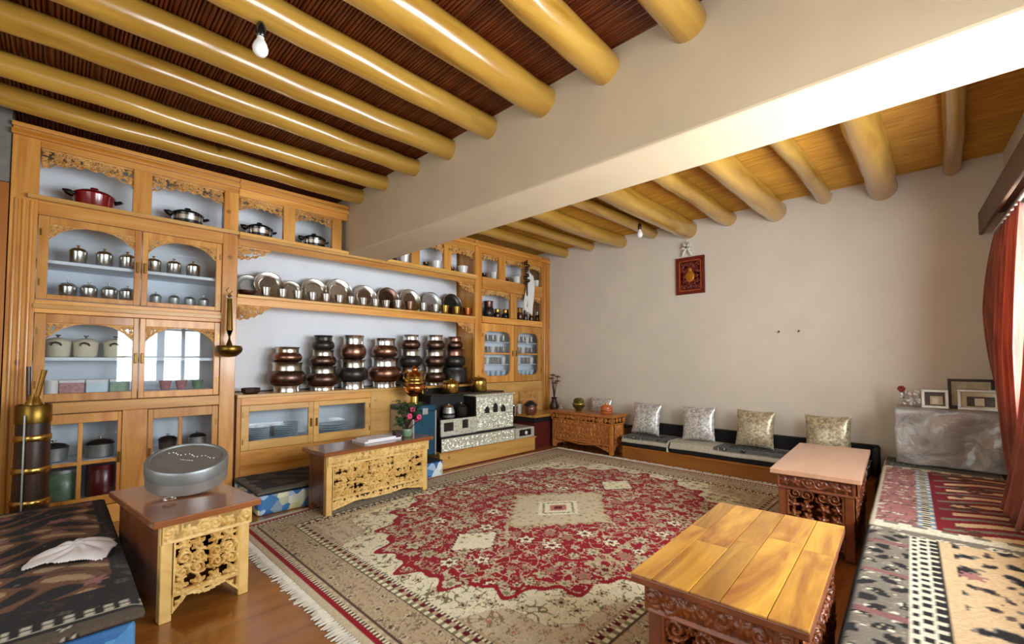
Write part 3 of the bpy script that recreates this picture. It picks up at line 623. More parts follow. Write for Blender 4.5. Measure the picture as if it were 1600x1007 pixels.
def cup(name, label, r, h, loc, mat, group, flare=1.0, cat='cup'):
    m = MB().lathe([(.62 * r, 0), (.66 * r, .03 * h), (.80 * r, .3 * h), (r, .92 * h), (r * 1.04 * flare, h), (.95 * r, h), (.72 * r, .3 * h), (.0001, .12 * h)], n=16, cap=False)
    m.f.append(tuple(range(15, -1, -1)))
    return tag(m.build(name, mat, None, True, loc=loc), label, cat, group)
YS = YC + .16          # usual depth of things on the shelves
def onshelf(u, v, z, y=YS): p = atY(u, v, y); return (p.x, y, z + .001)
# top row casseroles
p = onshelf(147, 310, 2.055, YC + .13); lidded('red enamel casserole with black handles in the top left niche', .105, .155, p, 'enamel_red', 'enamel_red', 'enamel_red', 'casseroles on the top shelf', 'enamel_black', rz=.25)
for i, u in enumerate((293, 405, 490)):
    p = onshelf(u, 340 + 25 * i, 2.055, YC + .13)
    t = lidded(['black casserole with steel band in the top niche beside the red casserole', 'black casserole with steel band in the third top niche from left', 'black casserole in the top niche next to the plaster beam'][i], .10, .145, p, 'enamel_black', 'enamel_black', 'enamel_black', 'casseroles on the top shelf', 'enamel_black', rz=.2)
    MB().lathe([(.965 * .10, .045), (1.0 * .10, .075)], n=24, cap=False).build('band', 'steel', t, True)
# white crockery of the top row beyond the beam
NAMES = ['in the top niche just beyond the beam', 'in the second top niche beyond the beam', 'in the third top niche beyond the beam', 'in the first top niche of corner cabinet', 'in the second top niche of corner cabinet', 'in the last top niche near the wall corner']
for i, (u, v) in enumerate(((628, 408), (678, 415), (719, 424), (769, 432), (804, 438), (834, 443))):
    x, y, z = onshelf(u + 4, v, 2.055, YC + .10); cup('porcelain_bowl', 'white porcelain bowl ' + NAMES[i], .062, .105, (x, y, z), 'enamel_white', 'white bowls in the top niches', cat='bowl')
    x2 = atY(u - 11, v, YC + .10).x
    if i != 5: degchi('small dark metal pot ' + NAMES[i], .038, .075, (x2 - .01, y + .01, z), 'iron_dark', 'copper_dark', 'small dark pots in the top niches', 'small_pot')
# upper left doors
W = ['first', 'second', 'third', 'fourth']
for i, u in enumerate((122, 163, 199)): lidded('%s gold based glass pot from left, upper shelf, top left glass door' % W[i], .045, .125, onshelf(u, 405, 1.681, YC + .10), 'steel', 'steel', 'brass', 'small pots in the upper left doors', name='lidded_jar', cat='jar')
for i, u in enumerate((240, 272, 302)): lidded('%s steel jar from left, upper shelf, top right glass door' % W[i], .045, .12, onshelf(u, 408, 1.681, YC + .10), 'steel', 'steel', 'brass', 'small pots in the upper left doors', name='lidded_jar', cat='jar')
for i, u in enumerate((106, 139, 171, 199)): lidded('%s steel pot from left, bottom shelf, top left glass door' % W[i], .044, .125, onshelf(u, 450, 1.446, YC + .09), 'steel', 'steel', 'steel', 'small pots in the upper left doors', name='lidded_jar', cat='jar')
for i, u in enumerate((243, 272, 296, 318)): lidded('%s steel pot from left, bottom shelf, top right glass door' % W[i], .034, .10, onshelf(u, 465, 1.446, YC + .09), 'steel_dull', 'steel', 'steel', 'small pots in the upper left doors', name='lidded_jar', cat='jar')
# middle doors
for i, u in enumerate((90, 134, 180)): lidded('%s cream casserole with dark band from left behind middle glass door' % W[i], .062, .145, onshelf(u, 548, 1.076, YC + .14), 'cream_enamel', 'cream_enamel', 'enamel_black', 'cream casseroles', 'enamel_black', rz=1.45)
x, y, z = onshelf(80, 607, .846, YC + .08); tag(MB().lathe([(.035, 0), (.038, .085), (.034, .085), (.031, .01), (.0001, .01)], n=16).build('mug', 'enamel_white', None, True, loc=(x, y, z)), 'plain white mug left of the pink printed box behind glass', 'mug')
for i, (u, wd_, mt, lb) in enumerate(((112, .115, 'china_rose', 'white and pink printed carton behind the middle left glass door'), (151, .105, 'china_blue', 'pale blue carton between two others behind middle left glass door'), (186, .10, 'tin_green', 'dark grey green carton at the right behind middle left door'))):
    x, y, z = onshelf(u, 606, .846, YC + .09); t = thing('carton', lb, 'box', (x, y, z), 0, 'cartons behind the middle door')
    MB().box(-wd_ / 2, wd_ / 2, -.04, .04, 0, .082).build('body', mt, t, bevel=.003); MB().box(-wd_ / 2 - .001, wd_ / 2 + .001, -.041, .041, .066, .084).build('lid', 'paper', t, bevel=.002)
for i, u in enumerate((258, 283, 308)):
    cup('bowl', ['rose patterned bowl at left behind middle right glass door', 'rose patterned bowl in the middle behind middle right glass door', 'grey green bowl at right behind middle right glass door'][i], .037, .065, onshelf(u, 604, .846, YC + .08), 'china_rose' if i < 2 else 'tin_green', 'bowls behind the middle right door', cat='bowl')
# bottom doors
for i, (u, r) in enumerate(((83, .07), (156, .075))): lidded(['steel lidded pot on the shelf beside the churn, lowest left door', 'dark steel lidded pot above the red tin, lowest left door'][i], r, .135, onshelf(u, 715, .416, YC + .12), 'steel_dull', 'iron_dark', 'steel', 'pots behind lowest doors')
x, y, z = onshelf(96, 760, .171, YC + .11); t = thing('storage_tin', 'large pale green storage tin behind the lowest left glass door', 'tin', (x, y, z)); MB().lathe([(.088, 0), (.09, .01), (.09, .17), (.085, .175)], n=24).build('body', 'tin_green', t, True); MB().lathe([(.086, .175), (.086, .195), (.0001, .2)], n=24).build('lid', 'steel_dull', t, True)
x, y, z = onshelf(158, 760, .171, YC + .11); t = thing('storage_tin', 'large dark red storage tin behind the lowest left glass door', 'tin', (x, y, z)); MB().lathe([(.078, 0), (.08, .01), (.08, .17), (.076, .175)], n=24).build('body', 'tin_red', t, True); MB().lathe([(.077, .175), (.077, .195), (.0001, .2)], n=24).build('lid', 'tin_red', t, True)
lidded('small steel pot behind the lowest door above the round tin', .055, .11, onshelf(308, 690, .416, YC + .12), 'steel_dull', 'iron_dark', 'steel', 'pots behind lowest doors')
lidded('small dark pot at left behind the lowest right glass door', .055, .11, onshelf(262, 690, .416, YC + .12), 'iron_dark', 'iron_dark', 'steel', 'pots behind lowest doors')
# plates on the long shelf
PL = [(388, .098, 'steel_dull'), (420, .118, 'steel'), (454, .098, 'tin_plate'), (491, .118, 'tin_plate'), (529, .128, 'steel'), (570, .122, 'steel'), (606, .122, 'copper_dark'), (640, .128, 'tin_plate'), (674, .128, 'steel_dull'), (706, .135, 'iron_dark')]
for i, (u, r, mt) in enumerate(PL):
    y = YC + .215 + (.045 if i in (2, 5) else -.035 if i in (1, 4) else 0); x = atY(u, 450, y).x
    t = thing('serving_plate', '%s upright metal plate from the left on the long shelf' % ORD[i], 'plate', (x, y, 1.573), 0, 'metal plates standing on the long shelf')
    b = MB().lathe([(.0001, 0), (.62 * r, 0), (.70 * r, .012), (.93 * r, .018), (r, .022), (r, .018), (.70 * r, .006), (.62 * r, -.006), (.0001, -.006)], n=36, cap=False).build('dish', mt, t, True)
    b.rotation_euler = (PI / 2 - .20, 0, 0); b.location = (0, 0, r * math.cos(.20) + .003)
    g = MB().lathe([(.96 * r, .021), (1.0 * r, .026), (1.02 * r, .020)], n=36, cap=False).build('rim', 'steel', t, True); g.rotation_euler = b.rotation_euler; g.location = b.location
tag(MB().lathe([(.03, 0), (.05, .01), (.062, .035), (.065, .045), (.058, .045), (.045, .015), (.0001, .012)], n=20).build('bowl', 'copper_dark', None, True, loc=onshelf(386, 455, 1.572, YC + .07)), 'low brown copper bowl at the left end of the long shelf', 'bowl')
CU = (415, 441, 465, 488, 509, 530, 548, 567, 586, 603, 621, 640, 661, 680, 695, 713, 730)
for i, u in enumerate(CU):
    mt = 'copper' if u == 640 else 'brass' if u in (695, 713) else 'copper_bright' if u == 730 else 'steel'
    cup('tumbler', '%s small metal cup from the left before the plates' % ORD[i], .042 if u < 610 else .048, .085 if u < 610 else .10, onshelf(u, 470, 1.572, YC + .07), mt, 'metal cups on the long shelf')
# stacks of pots
ST = [(448, 1.41, [('b', .105, .05), ('p', .152, .20, 'copper_dark', 'tin_plate'), ('p', .118, .135, 'copper', 'tin_plate')]),
      (504, 1.72, [('b', .105, .035), ('p', .143, .18, 'copper_dark', 'tin_plate'), ('p', .115, .15, 'copper_dark', 'tin_plate'), ('p', .098, .135, 'iron_dark', 'iron_dark')]),
      (551, 2.01, [('b', .105, .065), ('p', .140, .21, 'iron_dark', 'tin_plate'), ('p', .118, .235, 'copper', 'steel')]),
      (600, 2.347, [('b', .115, .055), ('p', .165, .24, 'copper', 'steel'), ('p', .128, .20, 'copper', 'steel')]),
      (640, 2.65, [('b', .10, .04), ('p', .128, .16, 'iron_dark', 'tin_plate'), ('p', .122, .19, 'iron_dark', 'tin_plate'), ('p', .105, .155, 'copper_dark', 'steel')]),
      (678, 2.967, [('b', .10, .03), ('p', .125, .17, 'copper_dark', 'tin_plate'), ('p', .122, .19, 'copper_dark', 'tin_plate'), ('p', .108, .165, 'copper_dark', 'steel')]),
      (716, 3.245, [('w', .145, .19), ('p', .128, .21, 'iron_dark', 'copper'), ('p', .095, .145, 'copper_dark', 'copper')])]
for i, (u, x, lst) in enumerate(ST):
    z = .791; y = YC + .16; n = 0; tot = sum(1 for e in lst if e[0] == 'p')
    for e in lst:
        if e[0] == 'b':
            tag(MB().lathe([(e[1], 0), (e[1], e[2] * .1), (e[1] * .96, e[2] * .5), (e[1] * 1.02, e[2]), (e[1] * .7, e[2]), (.0001, e[2])], n=24).build('pot_stand', 'steel', None, True, loc=(x, y, z)), 'round steel ring under the %s pot stack from left' % ORD[i], 'stand', 'steel rings under the pots')
        elif e[0] == 'w':
            tag(MB().lathe([(e[1] * .8, 0), (e[1], .02), (e[1], e[2] * .8), (e[1] * .96, e[2] * .84), (e[1] * 1.0, e[2]), (.9 * e[1], e[2]), (.0001, e[2] * .98)], n=28).build('cooking_pot', 'iron_dark', None, True, loc=(x, y, z)), 'wide black pot at the foot of the rightmost stack', 'pot', 'stacked pots')
        else:
            n += 1; degchi('%s pot in the %s stack from left' % ({1: 'lowest round bellied', tot: 'topmost round bellied'}.get(n, 'middle round bellied'), ORD[i]), e[1], e[2], (x, y, z), e[3], e[4], 'stacked pots')
        z += e[2] * (1.0 if e[0] != 'p' else .985)
tag(MB().lathe([(.05, 0), (.068, .012), (.07, .045), (.064, .047), (.058, .02), (.0001, .016)], n=8).build('bowl', 'pot_dark', None, False, loc=onshelf(392, 608, .79, YC + .06)), 'small dark eight sided bowl at left end of the counter', 'bowl')
# plates behind the cupboard glass
for j, (u, n, r, nm) in enumerate(((404, 7, .085, 'left'), (447, 8, .095, 'middle'), (520, 4, .10, 'right'))):
    x = atY(u, 680, YC + .14).x
    for k in range(n):
        o = MB().lathe([(.0001, 0), (.6 * r, 0), (.95 * r, .010), (r, .013), (.97 * r, .015), (.6 * r, .005), (.0001, .004)], n=28, cap=False).build('dinner_plate', 'china_blue', None, True, loc=(x, YC + .14, .402 + k * .0155 + .001))
        if nm == 'right': o.scale = (1.5, 1.2, 1.2); o.location.z = .402 + k * .02
        tag(o, '%s pale blue plate from the bottom in the %s pile behind cupboard glass' % (ORD[k], nm), 'plate', 'plates in the low cupboard')
# vessels of the corner cabinet
RV = [(763, .075, .21, 'iron_dark', 'copper_dark'), (777, .045, .12, 'copper_dark', 'brass'), (790, .06, .13, 'iron_dark', 'brass'), (812, .05, .17, 'copper_dark', 'brass'), (821, .034, .15, 'copper_dark', 'copper'), (830, .034, .13, 'copper_dark', 'brass'), (840, .05, .16, 'brass_dark', 'tin_plate')]
for i, (u, r, h, b, c) in enumerate(RV):
    degchi('%s dark brass vessel from left on the corner cabinet open shelf' % ORD[i], r, h, onshelf(u, 490, 1.585, YC + (.10 if i % 2 else .13)), b, c, 'vessels in the corner cabinet', 'brass_vessel')
for j, (z, rn) in enumerate(((1.290, 'top'), (1.147, 'second'), (1.015, 'third'), (.875, 'lowest'))):
    for dn, x0, x1 in (('left', 3.60, 3.97), ('right', 4.17, 4.50)):
        for k in range(5):
            x = x0 + (x1 - x0) * k / 4
            if j == 3: cup('glass_bowl', '%s bowl from left, lowest shelf, %s rounded glass door' % (ORD[k], dn), .036, .06, (x, YC + .09, z + .001), 'china_blue', 'crockery behind the rounded doors', cat='bowl')
            else: cup('steel_cup', '%s cup from left, %s shelf, %s rounded glass door' % (ORD[k], rn, dn), .03, .085, (x, YC + .09, z + .001), 'steel' if (k + j) % 3 else 'enamel_white', 'crockery behind the rounded doors')
# ladle hanging on the post
p = atY(357, 470, YC - .06); t = thing('ladle', 'long brass ladle hanging from the post beside the pots', 'ladle', (p.x, YC - .11, 1.08))
MB().lathe([(.0001, 0), (.05, .008), (.082, .04), (.088, .065), (.080, .085), (.055, .088), (.0001, .088)], n=28).build('bowl', 'brass_dark', t, True)
MB().tube([(0, 0, .085), (0, 0, .20), (0, .01, .36), (0, .02, .44)], [.024, .022, .018, .016], 12).build('handle', 'brass_dark', t, True)
MB().tube([(0, .02, .435), (0, .02, .455), (0, .03, .48)], [.022, .022, .006], 12).build('collar', 'tin_plate', t, True)
MB().tube([(-.0, .03, .475), (-.02, .04, .50), (0, .05, .53), (.02, .04, .50), (0, .03, .475)], .004, 6).build('hanging_loop', 'brass', t, True)
# white scarf and dark ornament at the corner cabinet
p = atY(826, 450, YC - .07); t = thing('hanging_scarf', 'white ceremonial scarf hanging with dark ornament on the corner cabinet', 'scarf', (p.x, YC - .085, 1.70))
tt = np.linspace(0, 1, 24); aa = np.linspace(-1, 1, 14); Tm, Am = np.meshgrid(tt, aa, indexing='ij')
grid_mesh('scarf', Am * (.05 + .035 * Tm) + .02 * np.sin(Tm * 5), .018 * np.cos(Am * 9 + Tm * 3), .50 - .52 * Tm - .03 * Am, 'scarf', t, thick=.004)
b = MB()
for k in range(9): b.blob((-.05 + .02 * math.sin(k * 2.1), .0 + .01 * math.cos(k * 3), .36 + k * .032), (.028, .022, .024))
b.tube([(-.05, 0, .66), (-.045, 0, .20), (-.05, 0, .05)], .010, 8); b.build('ornament', 'frame_dark', t, True)
b = MB()
for k in range(5): b.blob((-.05 + .03 * math.sin(k * 2.5), -.02, .40 + k * .045), (.010, .008, .010))
b.build('bead', 'brass', t, True)

# ================================================================== stove corner
S = thing('cooking_stove', 'black traditional stove with silver decorated front on a wooden plinth', 'stove', (3.3, 3.7, 0))
def SP(mb, name, mat, bevel=.003): return P(mb, name, mat, S, bevel)
YV = 3.50
SP(MB().box(2.60, 3.975, YV, 3.92, 0, .155), 'plinth', 'pine_light'); SP(MB().box(2.585, 3.99, YV - .012, 3.92, .155, .170), 'plinth_top', 'pine_rail')
SP(MB().box(2.60, 3.99, YV - .006, YV - .001, 0, .012), 'skirting', 'dark_red_gap')
SP(MB().box(2.62, 3.63, YV + .01, 3.90, .17, .305), 'body', 'black_matt'); carved('front_band', 1.01, .125, 'tile_silver', S, (2.62, YV + .009, .173), 'x-', 81, .06, .008, .005, 0, None, True, .008)
SP(MB().box(2.61, 3.65, YV - .005, 3.90, .305, .318), 'ledge', 'black_matt')
SP(MB().box(2.62, 3.07, YV + .03, 3.90, .318, .480), 'firebox', 'black_matt')
for x0, x1 in ((2.62, 2.665), (2.79, 2.88), (2.96, 3.07)): pass
f = MB().box(2.62, 2.655, YV + .012, YV + .03, .318, .48).box(2.775, 2.885, YV + .012, YV + .03, .318, .48).box(2.965, 3.07, YV + .012, YV + .03, .318, .48).box(2.655, 2.775, YV + .012, YV + .03, .318, .365).box(2.655, 2.775, YV + .012, YV + .03, .45, .48).box(2.885, 2.965, YV + .012, YV + .03, .318, .375).box(2.885, 2.965, YV + .012, YV + .03, .46, .48)
SP(f, 'front_plate', 'tile_silver', .002)
SP(MB().box(2.655, 2.775, YV + .024, YV + .031, .365, .45), 'vent', 'iron_dark'); SP(MB().box(2.885, 2.965, YV + .024, YV + .031, .375, .46), 'vent', 'iron_dark')
SP(MB().box(3.07, 3.62, YV + .03, 3.90, .318, .685), 'oven', 'black_matt'); pn = carved('oven_front', .55, .36, 'tile_silver', S, (3.07, YV + .029, .322), 'x-', 82, .075, .016, .005, 0, None, True, .015)
SP(MB().box(3.05, 3.64, YV + .005, YV + .20, .685, .70), 'oven_top', 'tile_silver')
for dx in (-.12, .0, .12): SP(MB().prism([(3.345 + dx - .03, .50), (3.345 + dx + .03, .50), (3.345 + dx + .03, .545 + .03 * (dx == 0)), (3.345 + dx, .575 + .03 * (dx == 0)), (3.345 + dx - .03, .545 + .03 * (dx == 0))], YV + .010, YV + .028), 'niche', 'black_matt', 0)
SP(MB().box(3.655, 3.975, YV + .012, 3.90, .17, .285), 'drawer_block', 'tile_silver'); SP(MB().box(3.72, 3.91, YV + .004, YV + .013, .195, .265), 'drawer', 'black_matt'); MB().blob((3.815, YV - .006, .23), (.022, .014, .022), 12, 8).build('knob', 'enamel_white', S, True, True)
SP(MB().box(2.63, 3.06, 3.70, 3.90, .48, .70), 'back_shelf', 'black_matt'); SP(MB().box(2.62, 3.62, 3.66, 3.905, .70, .715), 'shelf_top', 'iron_dark')
x = atY(699, 640, YV + .13).x; t = thing('kettle', 'small black and steel pot on the left of the stove top', 'pot', (x, YV + .11, .481)); MB().lathe([(.05, 0), (.062, .012), (.062, .07), (.052, .09), (.05, .105), (.055, .11)], n=24).build('body', 'steel_dull', t, True); MB().lathe([(.056, .11), (.04, .125), (.012, .13), (.012, .14), (.0001, .145)], n=20).build('lid', 'steel', t, True); MB().lathe([(.0635, .03), (.0635, .05)], n=24, cap=False).build('band', 'black_matt', t, True)
x = atY(722, 640, YV + .13).x; lidded('black lidded cooking pot on the stove top beside the silver oven', .068, .15, (x - .022, YV + .12, .481), 'iron_dark', 'enamel_black', 'steel', None, None)
for i, (u, v) in enumerate(((705, 616), (749, 617))):
    x = atY(u, v, 3.74).x; t = thing('brass_pot', ['gold brass lidded pot above the black cooking pot', 'tall brass pot above the silver oven front'][i], 'pot', (x, 3.75, .716), 0, 'brass pots on the stove shelf')
    r = .088; MB().lathe([(.90 * r, 0), (r, .01), (r, .09 + .02 * i), (.98 * r, .105 + .02 * i), (1.03 * r, .11 + .02 * i)], n=28).build('body', 'brass', t, True); MB().lathe([(1.0 * r, .11 + .02 * i), (.9 * r, .125 + .02 * i), (.4 * r, .14 + .02 * i), (.0001, .142 + .02 * i)], n=28).build('lid', 'brass', t, True); MB().blob((0, 0, .148 + .02 * i), (.014, .014, .010), 10, 6).build('knob', 'brass', t, True)
# blue trunk with samovar
t = thing('tin_trunk', 'teal blue tin trunk between carved table and stove', 'trunk', (2.44, 3.72, .161))
MB().box(-.125, .125, -.19, .19, 0, .42).build('body', 'trunk_blue', t, bevel=.012); MB().box(-.132, .132, -.197, .197, .42, .475).build('lid', 'trunk_blue', t, bevel=.012); MB().box(-.03, .03, -.207, -.196, .39, .45).build('latch', 'steel_dull', t, bevel=.003)
for s in (-1, 1): MB().box(s * .124 - .008, s * .124 + .008, -.1985, .1985, 0, .42).build('corner_strip', 'steel_dull', t)
x = atY(664, 600, 3.70).x; t = thing('samovar', 'tall copper and brass samovar on the blue tin trunk', 'samovar', (2.44, 3.70, .637)); k_ = 1.0
MB().lathe([(.055, 0), (.055, .012), (.042, .02), (.040, .075), (.05, .08)], n=24).build('foot', 'brass', t, True)
MB().lathe([(.05, .08), (.085, .11), (.105, .15), (.098, .185), (.088, .195)], n=28).build('body', 'copper_bright', t, True)
MB().lathe([(.09, .195), (.094, .205), (.09, .215), (.085, .225), (.089, .235), (.085, .245), (.08, .265)], n=28).build('band', 'brass', t, True)
MB().lathe([(.08, .265), (.072, .29), (.045, .31), (.03, .32), (.034, .335), (.022, .36), (.0001, .375)], n=24).build('lid', 'copper_bright', t, True)
for s in (-1, 1): MB().tube([(s * .085, 0, .22), (s * .12, 0, .25), (s * .125, 0, .30), (s * .085, 0, .32), (s * .05, 0, .30)], .009, 8).build('handle', 'brass', t, True)
MB().tube([(0, -.10, .14), (0, -.135, .14), (0, -.14, .11)], .010, 8).build('tap', 'brass', t, True)
for s in (-1, 1): MB().tube([(s * .09, -.02, .17), (s * .118, -.04, .15), (s * .11, -.05, .12)], .008, 8).build('ornament', 'brass', t, True)
# side counter right of the stove with small things
t = thing('side_counter', 'low wooden counter between the stove and the corner table', 'counter', (4.3, 3.75, 0)); CT = .40
MB().box(-.27, .40, -.20, .15, CT - .03, CT).build('worktop', 'pine_light', t, bevel=.004); MB().box(-.25, .40, -.17, .15, 0, CT - .09).build('body', 'dark_red_gap', t); MB().box(-.26, .40, -.19, .15, CT - .09, CT - .03).build('rail', 'black_matt', t)
def cz(u, v, y=3.70): q = atY(u, v, y); return (q.x, y, CT + .001)
t = thing('bowl', 'brown glazed bowl with dark lid right of the silver oven', 'bowl', cz(829, 650, 3.64)); MB().lathe([(.05, 0), (.075, .03), (.08, .09), (.07, .11)], n=24).build('body', 'brown_glaze', t, True); MB().lathe([(.082, .11), (.08, .13), (.03, .17), (.0001, .175)], n=24).build('lid', 'iron_dark', t, True)
for i, u in enumerate((805, 813)): cup('steel_cup', ['steel cup next to the silver oven front', 'white cup between steel cup and brown glazed bowl'][i], .036, .12, cz(u - 1, 650, 3.72 + .08 * i), ['steel', 'enamel_white'][i], None)
t = thing('flower_vase', 'dark vase with brass metal flowers in front of the corner post', 'vase', (4.58, 3.70, CT + .001)); MB().lathe([(.04, 0), (.05, .01), (.06, .07), (.035, .13), (.03, .16), (.042, .18), (.036, .18), (.02, .14), (.0001, .13)], n=20).build('vase', 'pot_dark', t, True)
for k, (dx, dy, hh) in enumerate(((-.05, 0, .42), (.0, .02, .46), (.05, -.02, .44), (.08, .01, .38), (-.02, -.03, .36))):
    st = MB().tube([(0, 0, .12), (dx * .4, dy * .4, .28), (dx, dy, hh)], .005, 6).build('stem', 'frame_dark', t, True); f_ = MB()
    for q in range(6): f_.blob((dx + .022 * math.cos(q * PI / 3), dy + .022 * math.sin(q * PI / 3), hh + .008), (.016, .016, .010), 8, 5)
    f_.blob((dx, dy, hh + .012), (.012, .012, .012), 8, 5); f_.build('flower_head', 'brass_dark' if k % 2 else 'brown_glaze', st, True)

# ================================================================== low carved tables
def choktse(label, L, D, H, loc, rz, top, side, carvm, sides, seed, group='low carved tables', planks=0, pierce=.10, over=.035, psp=.058, arch=.055):
    """L along local x, D along local y; sides: which faces carry carving: 'x-' (front, -y), 'x+', 'y-' (left, -x), 'y+'"""
    t = thing('carved_table', label, 'table', loc, rz, group); tk = .028
    if planks:
        MB().box(-L / 2, L / 2, -D / 2, D / 2, H - tk, H - .007).build('table_top', side, t, bevel=.003)
        ws = np.cumsum([0] + [1.0, 1.25, .9, 1.2, .75][:planks]); ws = ws / ws[-1] * D - D / 2; rr = random.Random(seed)
        for i in range(planks):
            cut = rr.uniform(-.16, .16)
            for a, b in ((-L / 2, cut * L), (cut * L + .0015, L / 2)): MB().box(a, b, ws[i] + .0008, ws[i + 1] - .0008, H - .007, H).build('plank', top, t, bevel=.0015)
    else:
        MB().box(-L / 2, L / 2, -D / 2, D / 2, H - tk, H).build('table_top', top, t, bevel=.004)
    l, d_ = L / 2 - over, D / 2 - over; pw = .042; zb = .0; zt = H - tk; fr = .075
    for sx in (-1, 1):
        for sy in (-1, 1):
            x0, x1 = sorted((sx * l, sx * (l - pw))); y0, y1 = sorted((sy * d_, sy * (d_ - pw)))
            lg = MB().box(x0, x1, y0, y1, zb, zt - .002).build('leg', carvm if (('x-' in sides and sy < 0) or ('y-' in sides and sx < 0) or ('x+' in sides and sy > 0) or ('y+' in sides and sx > 0)) else side, t, bevel=.004)
    MB().box(-l + .01, l - .01, -d_ + .01, d_ - .01, .10, .115).build('floor_board', side, t)
    for a, ln, off, lim in (('x-', 2 * l, -d_, -l), ('x+', 2 * l, d_, -l), ('y-', 2 * d_, -l, -d_), ('y+', 2 * d_, l, -d_)):
        sg = -1 if a[1] == '-' else 1; inner = ln - 2 * pw
        def bx(mb, a0, a1, b0, b1, z0, z1):
            b0, b1 = sorted((b0, b1))
            return mb.box(a0, a1, b0, b1, z0, z1) if a[0] == 'x' else mb.box(b0, b1, a0, a1, z0, z1)
        if a in sides:
            bx(MB(), lim - .006, lim + ln + .006, off - sg * .0, off + sg * .008, zt - fr, zt - .001).build('frieze_board', carvm, t)
            o = (lim, off + sg * .008, zt - fr) if a[0] == 'x' else (off + sg * .008, lim, zt - fr)
            carved('frieze', ln, fr, carvm, t, o, a, seed + 1, .05, .010, .004, 0, None, False, .006)
            o = (lim + pw, off - sg * .012, .10) if a[0] == 'x' else (off - sg * .012, lim + pw, .10)
            carved('carved_panel', inner, zt - fr - .10, carvm, t, o, a, seed + 2, psp, .022, .0035, pierce, None, False, .010)
            Hb = .075; o = (lim + pw, off - sg * .010, .10 - Hb) if a[0] == 'x' else (off - sg * .010, lim + pw, .10 - Hb)
            carved('carved_skirt', inner, Hb, carvm, t, o, a, seed + 3, .05, .014, .004, .02, (lambda tt_: arch * np.clip(np.sin(PI * tt_) * 1.6, 0, 1) - .012 * np.abs(np.cos(PI * tt_ * 2)) * np.sin(PI * tt_)), False, .006)
            bx(MB(), lim + pw, lim + ln - pw, off - sg * .012, off + sg * .004, .094, .106).build('rail', carvm, t)
        else:
            bx(MB(), lim + pw - .002, lim + ln - pw + .002, off - sg * .016, off - sg * .002, .05, zt).build('side_panel', side, t)
    return t
T1 = choktse('carved table with pale lattice front holding the flower pot', .92, .33, .43, (1.715, 3.165, .0085), math.radians(3.5), 'table_red', 'table_side', 'carved_pale', ('x-',), 100, pierce=0.07, psp=.056, arch=.03)
T2 = choktse('small carved table holding the big round tin beside dark carpet', .40, .70, .42, (.442, 2.60, 0), math.radians(7), 'table_red', 'table_side', 'carved_pale', ('x-',), 200)
T3 = choktse('orange carved table with two small jars in the far corner', .32, .92, .44, (4.45, 3.10, .0085), 0, 'carved_orange', 'carved_orange', 'carved_orange', ('y-', 'x-'), 300, pierce=0)
T4 = choktse('carved table with plain pinkish top beside the red runner', 1.03, .41, .44, (3.37, .565, .0085), math.radians(3.6), 'table_pink', 'carved_brown', 'carved_brown', ('y-', 'x-'), 400)
T5 = choktse('carved table with yellow plank top in the foreground', .84, .43, .44, (1.60, .475, 0), math.radians(3.3), 'plank_yellow', 'carved_brown', 'carved_brown', ('y-', 'x-'), 500, planks=5)
T5.location.z = .0085

# ================================================================== rug
RX0, RX1, RY0 = .82, 4.25, .66
HX, HY = (RX1 - RX0) / 2, (3.385 - RY0) / 2; n, m_ = 560, 440
uu = np.linspace(0, 1, n); vv = np.linspace(0, 1, m_); U, V = np.meshgrid(uu, vv, indexing='ij')
back = 3.40 - .045 * (1 - U) - .14 * (1 - U) ** 4
X = RX0 + (RX1 - RX0) * U; Y = RY0 + (back - RY0) * V
C = rug_colors((U - .5) * 2 * HX, (V - .5) * 2 * HY, HX, HY)
t = thing('carpet', 'large beige carpet with red oval medallion in the middle of the room', 'carpet', (2.53, 2.0, 0))
grid_mesh('pile', X - 2.53, Y - 2.0, .008 + 0 * X, 'pile', t, None, C, True, thick=.0075)
fr = MB(); rs = random.Random(5)
for xe, sg in ((RX0, -1), (RX1, 1)):
    y = RY0
    ye = 3.21 if sg < 0 else 3.40
    while y < ye:
        ln = rs.uniform(.05, .075); dy = rs.uniform(-.012, .012)
        fr.tube([(xe - 2.53, y - 2, .006), (xe + sg * ln * .5 - 2.53, y + dy * .3 - 2, .007), (xe + sg * ln - 2.53, y + dy - 2, .004)], [.004, .007, .0025], 5); y += rs.uniform(.014, .022)
fo = fr.build('fringe', 'fringe_wool', t); fo['kind'] = 'stuff'
e = MB()
for k in range(60):
    u0 = k / 59; e.v += [(RX0 + (RX1 - RX0) * u0 - 2.53, 3.40 - .045 * (1 - u0) - .14 * (1 - u0) ** 4 - 2 + dy, z) for dy, z in ((0, .0005), (0, .010), (.008, .008), (.008, .0005))]
for k in range(59):
    for q in range(3): b = k * 4 + q; e.f.append((b, b + 1, b + 5, b + 4))
e.build('edge_binding', 'fringe_wool', t)

